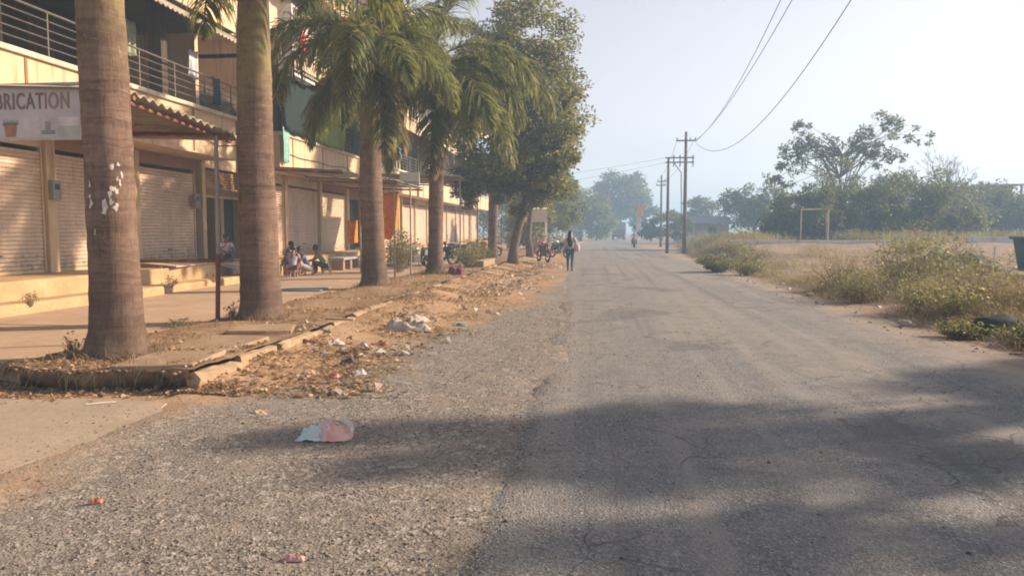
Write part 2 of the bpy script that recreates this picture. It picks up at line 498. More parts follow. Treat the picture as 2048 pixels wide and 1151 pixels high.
while y < 30:
    o = link(bpy.data.objects.new("kerb_stone", random.choice(KM)), verge)
    o.location = (-4.03+random.uniform(-.04,.04), y, .055+random.uniform(-.06,.02)+.035*sstep(10,16,y))
    o.rotation_euler = (random.uniform(-.04,.04), random.uniform(-.12,.08), random.uniform(-.05,.05) + (math.pi if random.random() < .5 else 0))
    y += 1.0+random.uniform(0,.05)
slab_mesh = MB().prism([(-.42,-.5),(.1,-.52),(.43,-.46),(.4,.5),(-.38,.47)], -.035, .035).build("paving_slab", M_KERB, verge, bevel=.012)
for i, (x, y, rz, tilt) in enumerate([(-4.56,7.62,.1,.0),(-4.62,8.75,-.12,.03),(-4.7,10.2,.3,-.03)]):
    o = slab_mesh if i == 0 else slab_mesh.copy()
    if i: link(o, verge)
    o.location = (x, y, .207); o.rotation_euler = (tilt, -.02+.02*i, rz)

court = MB()
cys = [7.35,10.4,13.4,16.4,19.4,22.4,25.4,28.4,32.4,36.4,42.4,50,60,80]
courtyard = bpy.data.objects.new("courtyard", None); link(courtyard)
tag(courtyard, "concrete forecourt in front of the shops", kind="structure")
for a, b in zip(cys[:-1], cys[1:]):
    MB().box(-10.02, -6.15, a+.012, b-.012, -.1, .16+random.uniform(-.006,.006)).build("concrete_bay", M_COURT, courtyard, bevel=.01)
MB().box(-30, -10.02, 2, 90, -.3, .10).build("foundation", M_COURT, courtyard)

ap = [(-13,6.3),(-9,6.45),(-7,6.5),(-5.6,6.45),(-4.7,6.62),(-4.0,6.5),(-3.72,6.1),(-3.64,5.6),(-3.8,5.1),(-3.86,4.8),(-3.9,4.4),(-4.05,3.2),(-4.2,1.5),(-13,1.5)]
apx = []
for (x0,y0),(x1,y1) in zip(ap, ap[1:]+ap[:1]):
    for k in range(12):
        t = k/12; x, y = x0+(x1-x0)*t, y0+(y1-y0)*t
        apx.append((x+.07*nz(x,y,3,20)+.03*nz(x,y,11,22), y+.07*nz(x,y,3,21)+.03*nz(x,y,11,23)))
apron = MB().prism(apx, -.08, .011).build("concrete_apron", M_APRON)
tag(apron, "smooth beige concrete apron at the left foreground", kind="structure")

# ------------------------------------------------------------------ shop and apartment blocks
XF, XS, XG = -10.8, -12.0, -14.4       # fascia plane, shutter plane, gallery back wall
Z1, ZF = 5.03, 3.76                    # first floor level, underside of the first fascia

def make_shutter(parent, y0, y1, z0, z1, mat, x=XS):
    pitch = .088; n = int((z1-z0)/pitch); vs_ = []; fs = []
    prof = [(.0,0),(.022,.18),(.03,.5),(.022,.82)]
    for i in range(n):
        for dx, t in prof: vs_ += [(x+dx, y0, z0+(i+t)*pitch), (x+dx, y1, z0+(i+t)*pitch)]
    for i in range(len(vs_)//2-1): fs.append((2*i, 2*i+1, 2*i+3, 2*i+2))
    o = MB().add(vs_, fs).build("shutter", mat, parent)
    MB().box(x-.01, x+.045, y0+.02, y1-.02, z0-.07, z0-.002).build("bottom_rail", M_PIL, o)
    ym = (y0+y1)/2
    MB().box(x+.031, x+.07, ym-.09, ym+.09, z0+.30, z0+.34).build("pull_handle", M_RAIL, o)
    for yy in (y0-.055, y1+.003):
        MB().box(x-.02, x+.055, yy, yy+.052, z0-.07, z1).build("guide_channel", M_PIL, o)
    return o

def make_railing(parent, y0, y1, z, x=XF+.06, step=1.5, rows=5, h=.86, mat=None):
    mat = mat or M_RAIL
    top = MB().tube([(x, y0, z+h), (x, y1, z+h)], .026, 8).build("railing", mat, parent)
    for k in range(1, rows):
        MB().tube([(x, y0, z+h*k/rows), (x, y1, z+h*k/rows)], .013, 6).build("rail", mat, top)
    y = y0
    while y <= y1+.01:
        MB().tube([(x, y, z), (x, y, z+h-.02)], .02, 6).build("post", mat, top); y += step
    return top

def make_window(parent, y0, y1, z0, z1, x, frame=None, bars=4):
    w_ = MB().box(x-.05, x+.012, y0, y1, z0, z1).build("window", M_GLASS, parent)
    fr = MB(); t = .06
    fr.box(x+.0, x+.05, y0-t, y0, z0-t, z1+t); fr.box(x+.0, x+.05, y1, y1+t, z0-t, z1+t)
    fr.box(x+.0, x+.05, y0, y1, z1, z1+t); fr.box(x+.0, x+.05, y0, y1, z0-t, z0)
    fr.box(x+.014, x+.04, (y0+y1)/2-.025, (y0+y1)/2+.025, z0, z1)
    fr.build("frame", frame or M_WHITE, w_)
    for k in range(1, bars+1):
        yy = y0+(y1-y0)*k/(bars+1)
        MB().box(x+.055, x+.067, yy-.007, yy+.007, z0-.02, z1+.02).build("bar", M_RAIL, w_)
    return w_

def corrugated(name, parent, y0, y1, xa, za, xb, zb, mat, pitch=.2, amp=.028):
    """sheet running from (xa,za) to (xb,zb), waves along Y"""
    n = int((y1-y0)/pitch*6); vs_ = []
    for i in range(n+1):
        y = y0+(y1-y0)*i/n; dz = amp*math.sin(2*math.pi*(y-y0)/pitch)
        vs_ += [(xa, y, za+dz), (xb, y, zb+dz), (xa, y, za+dz-.012), (xb, y, zb+dz-.012)]
    fs = []
    for i in range(n):
        a = 4*i; fs += [(a,a+4,a+5,a+1),(a+2,a+3,a+7,a+6),(a+1,a+5,a+7,a+3)]
    return MB().add(vs_, fs).build(name, mat, parent, smooth=True)

def make_block(label, y0, y1, bays, mat, gallery=True, top=14.4, upper='fascia'):
    t = thing("apartment_block", label, "building", (0, 0, 0))
    # plinth and steps
    MB().box(-13.5, -10.5, y0, y1, .101, .70).build("plinth", M_STEP, t, bevel=.03)
    # rough lower step built from worn lengths
    y = y0
    while y < y1-.2:
        l = min(random.uniform(1.6, 3.2), y1-y)
        MB().obox(((-10.5-9.95)/2-.04+random.uniform(-.06,.06), y+l/2, .22), (.56+random.uniform(-.1,.1), l-.02, .27+random.uniform(-.05,.04)), (0, random.uniform(-.03,.05), random.uniform(-.015,.015))).build("step", M_STEP, t, bevel=.045)
        y += l
    # ground floor
    MB().box(-20, -15.5, y0, y1, .101, top).build("rear_wall", mat, t)
    MB().box(-15.5, XS-.02, y0, y0+.2, .70, ZF).build("side_wall", M_PLAS2, t)
    MB().box(-15.5, XS-.02, y1-.2, y1, .70, ZF).build("side_wall", M_PLAS2, t)
    MB().box(-15.49, XF, y0, y1, ZF, ZF+.14).build("floor_slab", M_PLAS2, t)
    MB().box(-11.05, XF+.012, y0-.003, y1+.003, ZF-.02, Z1-.115).build("fascia", mat, t)
    MB().box(-15.49, XF+.09, y0-.006, y1+.006, Z1-.11, Z1).build("slab_edge", M_EDGE, t, bevel=.015)
    for k in range(int((y1-y0)/3)):
        yy = y0+1.1+3*k
        if yy < y1-.3: MB().box(XF+.013, XF+.03, yy, yy+.07, ZF+.02, Z1-.13).build("fascia_rib", M_LINTEL, t)
    for b in bays:
        kind, a, c = b[0], b[1], b[2]
        MB().box(XS-.3, XS+.13, a-.14, a+.14, .70, ZF-.021).build("pillar", M_PIL, t, bevel=.015)
        if kind == 's':
            make_shutter(t, a+.22, c-.22, .78, 3.42, b[3])
            MB().box(XS-.3, XS+.02, a+.142, c-.142, 3.42, ZF-.003).build("shutter_box", M_LINTEL if random.random() < .5 else M_PLAS2, t)
        elif kind == 'half':
            make_shutter(t, a+.22, c-.22, 2.75, 3.42, M_LINTEL)
            MB().box(XS-.3, XS+.02, a+.142, c-.142, 3.42, ZF-.003).build("shutter_box", M_LINTEL, t)
        elif kind == 'open':
            MB().box(XS-.3, XS+.02, a+.142, c-.142, 3.2, ZF-.003).build("lintel", M_LINTEL, t)
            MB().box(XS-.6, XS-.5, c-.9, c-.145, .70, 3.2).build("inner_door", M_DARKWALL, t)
    MB().box(XS-.3, XS+.13, y1-.21, y1-.005, .70, ZF-.021).build("pillar", M_PIL, t, bevel=.015)
    # first floor gallery
    zc = 7.55
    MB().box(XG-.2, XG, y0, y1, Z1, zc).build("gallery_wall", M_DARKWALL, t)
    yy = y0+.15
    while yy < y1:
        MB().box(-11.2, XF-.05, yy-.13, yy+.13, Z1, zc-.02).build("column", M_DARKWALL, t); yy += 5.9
    yy = y0+1.2
    i = 0
    while yy < y1-1.4:
        if i % 3 == 2:
            MB().box(XG+.001, XG+.05, yy, yy+.95, Z1+.01, Z1+2.1).build("door", simple("brown_door", (.12,.06,.03), .6), t)
        else:
            make_window(t, yy, yy+1.2, Z1+.9, Z1+2.1, XG+.002)
        yy += 2.1; i += 1
    # upper storeys
    z = zc
    MB().box(-15.49, XF, y0, y1, zc-.02, zc+.12).build("floor_slab", M_DARKWALL, t)  # dark colour stands in for shade on the gallery ceiling
    for lv in range(2):
        MB().box(-11.0, XF+.012, y0-.003, y1+.003, z+.0, z+.62).build("fascia", mat, t)
        MB().box(-15.49, XF+.07, y0-.006, y1+.006, z+.625, z+.71).build("slab_edge", M_EDGE, t)
        MB().box(-12.3, -12.1, y0, y1, z+.71, z+3.2).build("upper_wall", mat, t)
        yy = y0+1.0
        while yy < y1-1.6:
            make_window(t, yy, yy+1.3, z+1.5, z+2.8, -12.095); yy += 2.7
        make_railing(t, y0+.1, y1-.1, z+.71, step=1.8, rows=5, h=.9)
        z += 3.2
    MB().box(-19.9, XF+.3, y0-.01, y1+.01, z, z+.2).build("roof", M_PLAS2, t)
    MB().box(-15.49, -12.0, y0, y0+.18, Z1, z).build("side_wall", mat, t)
    MB().box(-15.49, -12.0, y1-.18, y1, Z1, z).build("side_wall", mat, t)
    return t

block_a = make_block("peach apartment block with closed beige shutters behind the two nearest palms", 6.3, 22.0,
    [('s',6.5,9.35,M_SHUT),('s',9.35,12.4,M_SHUT2),('s',12.4,15.4,M_SHUT),('s',15.4,18.5,M_SHUT),('s',18.5,21.65,M_SHUT)], M_PLAS)
make_railing(block_a, 6.5, 21.8, Z1)
corrugated("tin_eave", block_a, 6.4, 22.2, -11.0, 7.5, -10.0, 6.86, M_SHEET)
MB().tube([(XF+.08,21.9,ZF-.1),(XF+.08,21.9,Z1-.2),(XF+.14,21.9,7.4)], .055, 8).build("drain_pipe", simple("teal_pipe", (.22,.30,.26), .5), block_a)
block_b = make_block("apartment block with green shade nets between the second and third palms", 25.0, 45.0,
    [('s',25.0,28.1,M_SHUT2),('s',28.1,31.8,M_SHUT2),('s',31.8,35.4,M_SHUT),('open',35.4,38.4),('open',38.4,41.7),('s',41.7,44.9,M_SHUT2)], M_PLAS)
make_railing(block_b, 25.1, 44.9, Z1)
block_c = make_block("far apartment block half hidden behind the leafy roadside tree", 45.6, 76.0,
    [('s',45.8,49.2,M_SHUT2),('s',49.2,52.8,M_SHUT2),('open',52.8,56),('s',56,60,M_SHUT),('s',60,64,M_SHUT),('s',64,68,M_SHUT2),('s',68,72,M_SHUT),('s',72,75.8,M_SHUT)], M_PLAS2)
make_railing(block_c, 45.8, 75.8, Z1)
# recessed stair bay between the first two blocks
sb = thing("stair_bay", "recessed open doorway with half raised brown shutter between the blocks", "building", (0,0,0))
MB().box(-20, -15.0, 22.02, 24.98, .101, 14).build("rear_wall", M_PLAS, sb)
MB().box(-15.0, -10.7, 22.02, 24.98, .101, .66).build("plinth", M_STEP, sb)
make_shutter(sb, 22.3, 24.7, 2.75, 3.6, M_LINTEL, -12.2)
MB().box(-12.6, -12.1, 22.02, 24.98, 3.6, 4.3).build("lintel", M_PLAS, sb)
MB().box(-12.62, -12.4, 23.9, 24.1, .66, 2.7).build("door_post", M_PIL, sb)
MB().box(-12.63, -12.5, 24.12, 24.96, .66, 3.58).build("inner_wall", M_DARKWALL, sb)
for k in range(3):
    MB().box(-15.0, -12.0, 22.02, 24.98, 5.0+3.1*k, 5.25+3.1*k).build("landing", M_PLAS2, sb)
MB().box(-12.12, -12.0, 22.02, 24.98, 8.36, 9.3).build("parapet", M_PLAS, sb)
MB().box(-12.12, -12.0, 22.02, 24.98, 5.26, 6.1).build("parapet", M_DARKWALL, sb)

# white window cage, sunshades on the second block
cage = MB().box(-10.79, -10.28, 24.96+.1, 25.16, 7.0, 9.3).build("window_cage", M_WHITE, block_b)
for k in range(9):
    yy = 25.3+.21*k
    MB().box(-10.31, -10.29, yy, yy+.018, 7.05, 9.25).build("bar", M_WHITE, cage)
for zz in (7.0, 7.8, 8.6, 9.25):
    MB().box(-10.33, -10.28, 25.16, 27.1, zz, zz+.04).build("bar", M_WHITE, cage)
MB().box(-10.79, -10.28, 25.16, 27.1, 6.95, 6.998).build("cage_floor", M_WHITE, cage)
MB().add([(-10.8,37.4,7.65),(-10.8,43.2,7.65),(-9.9,43.2,7.1),(-9.9,37.4,7.1),(-10.8,37.4,7.53),(-10.8,43.2,7.53),(-9.9,43.2,6.98),(-9.9,37.4,6.98)],
         [(0,3,2,1),(4,5,6,7),(0,1,5,4),(1,2,6,5),(2,3,7,6),(3,0,4,7)]).build("sunshade", M_PLAS, block_b)
corrugated("tin_eave", block_b, 25.2, 36.5, -10.9, 7.5, -10.2, 7.1, M_SHEET)

def net_mat(name, c):
    n = NT(name); p = n.obj(); f = n.noise(n.scale(p, (1,1,.25)), 4, 5, .6)
    n.fin(n.ramp(f, [(.3, tuple(q*.6 for q in c)), (.7, c)]), .8)
    tr = n.new("ShaderNodeBsdfTranslucent"); tr.inputs[0].default_value = (*c, 1)
    mx = n.new("ShaderNodeMixShader"); mx.inputs[0].default_value = .35
    n.L(n.b.outputs[0], mx.inputs[1]); n.L(tr.outputs[0], mx.inputs[2]); n.L(mx.outputs[0], n.t.nodes["Material Output"].inputs[0])
    return n.m

def cloth(name, label, cat, p0, ax, w_, h, mat, folds=4, amp=.05, ragged=.08, group=None, seed=0):
    """hanging cloth: top-left corner p0, horizontal axis ax"""
    p0 = Vector(p0); ax = Vector(ax).normalized(); nrm = Vector((0,0,1)).cross(ax)
    nu, nv = 22, 10; vs_ = []
    for j in range(nv+1):
        for i in range(nu+1):
            u, v = i/nu, j/nv
            hh = h*(1+ragged*nz(u*3, seed, 1.5, 30+seed))
            off = amp*(.25+v)*math.sin(folds*2*math.pi*u+seed+.8*v)+.03*nz(u*4, v*3, 1, seed+31)
            vs_.append(p0+ax*(w_*u*(1-.10*v*abs(math.sin(seed+1))))+nrm*off+Vector((0,0,-hh*v-.04*math.sin(math.pi*u))))
    fs = [(j*(nu+1)+i, j*(nu+1)+i+1, (j+1)*(nu+1)+i+1, (j+1)*(nu+1)+i) for j in range(nv) for i in range(nu)]
    o = MB().add(vs_, fs).build(name, mat, None, smooth=True)
    s_ = o.modifiers.new("thickness", 'SOLIDIFY'); s_.thickness = .006
    return tag(o, label, cat, group)

NETG = net_mat("lime_net", (.30,.36,.07)); NETD = net_mat("dark_net", (.012,.036,.03))
cloth("shade_net", "sunlit lime green shade net tied over the first floor railing", "net", (-10.62,28.6,6.75), (0,1,0), 3.1, 1.7, NETG, 3, .05, .05, seed=1)
cloth("shade_net", "dark teal shade net on the railing just past the second palm", "net", (-10.62,25.1,7.1), (0,1,0), 3.3, 2.0, NETD, 4, .05, .06, seed=2)
cloth("shade_net", "dark green shade net hanging behind the third palm trunk", "net", (-10.62,32.2,6.6), (0,1,0), 3.6, 1.5, NETD, 3, .05, .08, seed=3)
C = lambda n_, c: simple("cloth_"+n_, c, .85, .3, 9)
cloth("hanging_cloth", "pale green and cream cloth hung inside the first floor gallery", "laundry", (-11.3,17.2,6.75), (0,1,0), .55, .85, C("sage",(.33,.36,.24)), 2, seed=4)
cloth("hanging_cloth", "dark red cloth in the shadow of the first floor gallery", "laundry", (-11.5,18.4,6.7), (0,1,0), .8, .6, C("darkred",(.28,.03,.03)), 2, seed=5)
cloth("hanging_cloth", "white garment hanging over the first floor railing", "laundry", (-10.95,19.6,6.55), (0,1,0), .45, .75, C("white",(.62,.62,.66)), 2, seed=6)
cloth("hanging_cloth", "bright red cloth hanging on the white window cage", "laundry", (-10.22,25.65,8.55), (0,1,0), .5, .95, C("red",(.75,.06,.03)), 2, .03, seed=7)
cloth("hanging_cloth", "blue shirt drying on the railing beyond the third palm", "laundry", (-10.65,40.3,6.35), (0,1,0), .6, .8, C("blue",(.08,.22,.42)), 2, seed=8)
cloth("hanging_cloth", "white towel drying beside the blue shirt", "laundry", (-10.65,39.2,6.3), (0,1,0), .6, .9, C("towel",(.6,.57,.52)), 2, seed=9)
cloth("hanging_cloth", "pale turquoise cloth hanging down over the plaster fascia", "laundry", (-10.66,25.02,5.2), (0,1,0), .5, 1.2, C("turq",(.24,.45,.42)), 2, .02, seed=10)
cloth("hanging_cloth", "pink cloth hanging at the gallery of the far block", "laundry", (-10.65,47.5,6.4), (0,1,0), .8, .9, C("pink",(.55,.25,.28)), 2, seed=11)

cloth("hanging_cloth", "faded purple cloth beside the red cloth on the window cage", "laundry", (-10.22,26.3,8.3), (0,1,0), .4, .8, C("purple",(.20,.10,.26)), 2, .03, seed=14)
cloth("hanging_cloth", "dark blue trousers on the first floor railing behind the nearest palm", "laundry", (-10.68,20.3,5.95), (0,1,0), .45, .75, C("navy",(.03,.04,.10)), 2, .03, seed=16)
def cable(label, pts, r_=.014):
    o = MB().tube(pts, r_, 5, False).build("cable", simple("cable_black", (.03,.03,.03), .6)); return tag(o, label, "cable")
cable("sagging black cable along the near block's plaster fascia", [(XF+.05, 9+1.3*k, 4.2+.05*math.sin(k*1.9)-(.10 if k % 2 else 0)) for k in range(11)])
cable("black cable along the second block's plaster fascia", [(XF+.05, 25.2+1.6*k, 4.35+.05*math.sin(k*2.3)-(.12 if k % 2 else 0)) for k in range(13)])
for k, (y_, lb) in enumerate([(21.3,"grey meter box on the pillar beside the open doorway"),(15.4,"small grey switch box on the pillar left of the nearest palm")]):
    mbx = thing("meter_box", lb, "meter box", (XS+.13, y_, 2.3)); part(mbx, "case", simple("meter_grey", (.22,.21,.20), .5), 0, .12, -.13, .13, 0, .42, .01); part(mbx, "window", M_GLASS, .121, .125, -.07, .07, .22, .34)
    MB().tube([(.05,0,.42),(.05,0,1.4)], .012, 6).build("conduit", M_GREY, mbx)
# sign board of the fabrication shop, its canopy, the other pipe shelters
def pipe(name, parent, a, b, r_, mat, n=8): return MB().tube([a, b], r_, n).build(name, mat, parent)
cn = thing("tin_canopy", "rusty pipe canopy with corrugated tin roof beside the second palm", "canopy", (-5.99,11.4,.16))
def rel(o, *pts): return [tuple(Vector(p)-o.location) for p in pts]
def local(parent, ob):
    ob.location = -parent.location; return ob
local(cn, pipe("post", cn, (-6.02,11.4,.16), (-5.98,11.4,1.25), .038, M_RUST))
local(cn, pipe("post", cn, (-5.98,11.4,1.25), (-5.96,11.4,3.12), .033, M_GREY))
local(cn, pipe("post", cn, (-6.02,9.05,.16), (-5.99,9.05,3.27), .035, M_RUST))
local(cn, pipe("beam", cn, (-10.7,11.42,3.22), (-5.75,11.42,3.12), .034, M_RUST))
local(cn, pipe("beam", cn, (-10.7,9.05,3.40), (-5.8,9.05,3.28), .034, M_RUST))
local(cn, pipe("beam", cn, (-5.98,8.9,3.27), (-5.98,11.9,3.07), .03, M_RUST))
local(cn, pipe("brace", cn, (-7.6,11.40,3.1), (-6.9,10.9,3.24), .03, M_RUST))
local(cn, pipe("cross_rail", cn, (-7.9,11.44,1.12), (-5.9,11.44,1.14), .03, M_RUST))
# roof sheet (waves along Y, slightly falling away)
n_ = 90; vs_ = []
for i in range(n_+1):
    y = 8.85+3.2*i/n_; dz = .03*math.sin(2*math.pi*(y-8.85)/.2)-.075*(y-8.85)
    vs_ += [(-10.8,y,3.56+dz),(-5.82,y,3.37+dz),(-10.8,y,3.545+dz),(-5.82,y,3.355+dz)]
fs = []
for i in range(n_):
    a = 4*i; fs += [(a,a+4,a+5,a+1),(a+2,a+3,a+7,a+6),(a+1,a+5,a+7,a+3)]
local(cn, MB().add(vs_, fs).build("roof_sheet", M_SHEET, cn, smooth=True))

SG = thing("shop_sign", "printed fabrication shop sign board hung from the canopy beside the nearest palm", "sign", (-8.0,8.92,2.78))
MB().box(-1.55, 1.55, 0, .04, 0, .66).build("board", simple("sign_print", (.50,.47,.50), .6, .12, 2, dirt=(.40,.36,.36)), SG)
fr = MB(); fr.box(-1.58,1.58,-.008,.048,-.02,.0); fr.box(-1.58,1.58,-.008,.048,.66,.69); fr.box(1.55,1.585,-.008,.048,0,.66); fr.box(-1.585,-1.55,-.008,.048,0,.66)
fr.build("frame", simple("sign_frame", (.45,.42,.40), .5), SG)
def lettering(txt, x, z, size, mat, name="lettering"):
    cu = bpy.data.curves.new(name, 'FONT'); cu.body = txt; cu.size = size; cu.extrude = .003; cu.offset = .004
    cu.space_character = 1.12
    o = bpy.data.objects.new(name, cu); cu.materials.append(mat); link(o, SG)
    o.location = (x, -.006, z); o.rotation_euler = (R(90), 0, 0); return o
M_T1 = simple("print_brown", (.21,.135,.14), .6, .35, 14); M_T2 = simple("print_red", (.36,.185,.16), .6, .35, 14)
def as_mesh(o, width):
    bpy.context.view_layer.update()
    dg = bpy.context.evaluated_depsgraph_get()
    me = bpy.data.meshes.new_from_object(o.evaluated_get(dg))
    m_ = bpy.data.objects.new("printed_word", me); link(m_, SG)
    m_.location = o.location; m_.rotation_euler = o.rotation_euler
    m_.scale = (width/max(o.dimensions.x, .01), 1, 1)
    bpy.data.objects.remove(o)
    return m_
as_mesh(lettering("FABRICAT", .17, .37, .285, M_T1), .88)
as_mesh(lettering("ION", 1.068, .37, .285, M_T2), .33)
# printed pictures: flower pot, pale sofa and table
pr_ = MB().add([(.50,-.004,.17),(.68,-.004,.17),(.655,-.004,.02),(.525,-.004,.02)], [(0,3,2,1)]).build("pot_print", simple("print_terracotta", (.36,.17,.09), .6), SG)
MB().add([(.48+.02*k,-.0045,.17) for k in range(12)]+[(.48+.02*k+.01,-.0045,.20+.05*abs(math.sin(k*1.7))) for k in range(12)],
         [(k,k+1,12+k) for k in range(11)]).build("plant_print", simple("print_green", (.15,.17,.11), .6), SG)
for a, b, c_, d_, mn, cc in [(.78,1.0,.06,.27,"print_pale",(.60,.55,.55)),(1.02,1.2,.05,.10,"print_dark",(.25,.27,.25)),(1.07,1.14,.10,.21,"print_dark",(.25,.27,.25)),(1.24,1.53,.02,.15,"print_sofa",(.40,.42,.38)),(1.26,1.53,.15,.26,"print_pale",(.60,.55,.55))]:
    MB().add([(a,-.004,c_),(b,-.004,c_),(b,-.004,d_),(a,-.004,d_)], [(0,1,2,3)]).build("picture_print", simple(mn, cc, .6), SG)

def shelter(label, x0, x1, y0, y1, z, mat, posts, zb=.16, pitch=0.0):
    t = thing("pipe_shelter", label, "shelter", (x1, y0, zb))
    for x, y in posts:
        local(t, pipe("post", t, (x, y, zb), (x, y, z-.03), .03, M_GREY))
    for y in (y0+.05, y1-.05): local(t, pipe("beam", t, (x0, y, z-.03), (x1, y, z-.03-pitch), .03, M_RUST))
    for x in (x0+.1, (x0+x1)/2, x1-.1): local(t, pipe("purlin", t, (x, y0, z+.0-pitch*(x-x0)/(x1-x0)), (x, y1, z+.0-pitch*(x-x0)/(x1-x0)), .022, M_GREY))
    local(t, corrugated("roof_sheet", t, y0, y1, x0, z+.06, x1, z+.06-pitch, mat, .2, .02))
    return t
shelter("low tin shelter over the shutters left of the third palm", -10.75, -8.1, 23.6, 27.2, 3.66, simple("pale_sheet", (.42,.37,.30), .6, .3, 2), [(-8.2,25.7)], pitch=.15)
shelter("dark pipe shelter with two thin posts right of the third palm", -8.9, -6.1, 22.7, 26.4, 3.2, M_SHEET, [(-6.23,22.95),(-6.22,25.0)], pitch=.1)
shelter("pipe shelter with grey posts behind the fourth palm", -8.8, -5.5, 30.2, 36.0, 3.9, M_SHEET, [(-5.6,31.0),(-5.62,33.4),(-5.6,35.8),(-8.6,31.0)], pitch=.1)
ws = thing("shop_sign", "small white and pale blue shop board beside the third palm", "sign", (-6.62,26.5,3.3))
MB().box(-.36, .36, 0, .05, -.02, .42).build("board", simple("pale_blue_board", (.55,.60,.68), .5, .1), ws)
MB().box(-.36, .36, -.004, -.001, .0, .09).build("painted_band", simple("band_blue", (.25,.35,.5), .5), ws)
cloth("orange_cloth", "bright orange cloth hung on the shelter behind the third palm", "cloth", (-7.85,24.9,2.95), (1,0.02,0), 1.25, 1.3, C("orange",(.85,.27,.01)), 3, .1, .35, seed=12)
cloth("orange_cloth", "small orange cloth bundle hanging left of the third palm", "cloth", (-8.55,25.3,2.0), (1,0,0), .38, .75, C("orange",(.85,.27,.01)), 2, .08, .2, seed=13)

# ------------------------------------------------------------------ palms
def trunk_mat():
    n = NT("palm_trunk"); p = n.obj(); X, Y, Z = n.sep(p)
    wob = n.noise(p, 1.2, 4, .6)
    wz = n.new("ShaderNodeCombineXYZ"); n.L(n.math('MULTIPLY', X, .35), wz.inputs[0]); n.L(n.math('MULTIPLY', Y, .35), wz.inputs[1])
    n.L(n.math('ADD', n.math('MULTIPLY', Z, 8.0), n.math('MULTIPLY', wob, 2.2)), wz.inputs[2])
    ring = n.noise(wz.outputs[0], 1.7, 6, .75, .3)
    fib = n.noise(n.scale(p, (9, 9, 1.0)), 2.6, 6, .75); bl = n.noise(p, 2.1, 7, .72, .4); sp = n.noise(p, 26, 5, .7)
    col = n.ramp(bl, [(.3, (.085,.052,.038)), (.5, (.155,.098,.072)), (.7, (.245,.165,.122))])
    col = n.mix(n.mapr(ring, .42, .66, 0, .5), col, (.285,.195,.145))
    col = n.mix(n.mapr(ring, .44, .32, 0, .6), col, (.07,.046,.034))
    col = n.mix(n.mapr(fib, .5, .74, 0, .7), col, (.05,.034,.025))
    col = n.mix(n.mapr(sp, .6, .72, 0, .5), col, (.32,.265,.21))
    lich = n.math('MULTIPLY', n.mapr(n.noise(p, 5.5, 6, .7, .6), .6, .68), .5)
    col = n.mix(lich, col, (.34,.29,.23))
    low = n.mapr(n.math('ADD', Z, n.math('MULTIPLY', wob, 1.2)), .7, 2.2, .8, 0)
    col = n.mix(n.math('MULTIPLY', low, n.mapr(bl, .2, .6, 1.0, .5)), col, (.075,.054,.04))
    gr = n.math('MULTIPLY', n.mapr(n.math('ADD', Z, wob), 3.2, 5.2), n.mapr(bl, .35, .6, .15, .7))
    col = n.mix(gr, col, (.25,.215,.085))
    n.fin(col, .92, spec=.12); b1 = n.bump(ring, .5, .02); b2 = n.bump(fib, .6, .015, b1); n.bump(sp, .35, .006, b2); return n.m
M_TRUNK = trunk_mat()
M_SHAFT = simple("crownshaft", (.22,.22,.07), .55, .3, 2, dirt=(.26,.18,.09))
M_PAINT = simple("flaked_white_paint", (.62,.56,.50), .8, .3, 20)

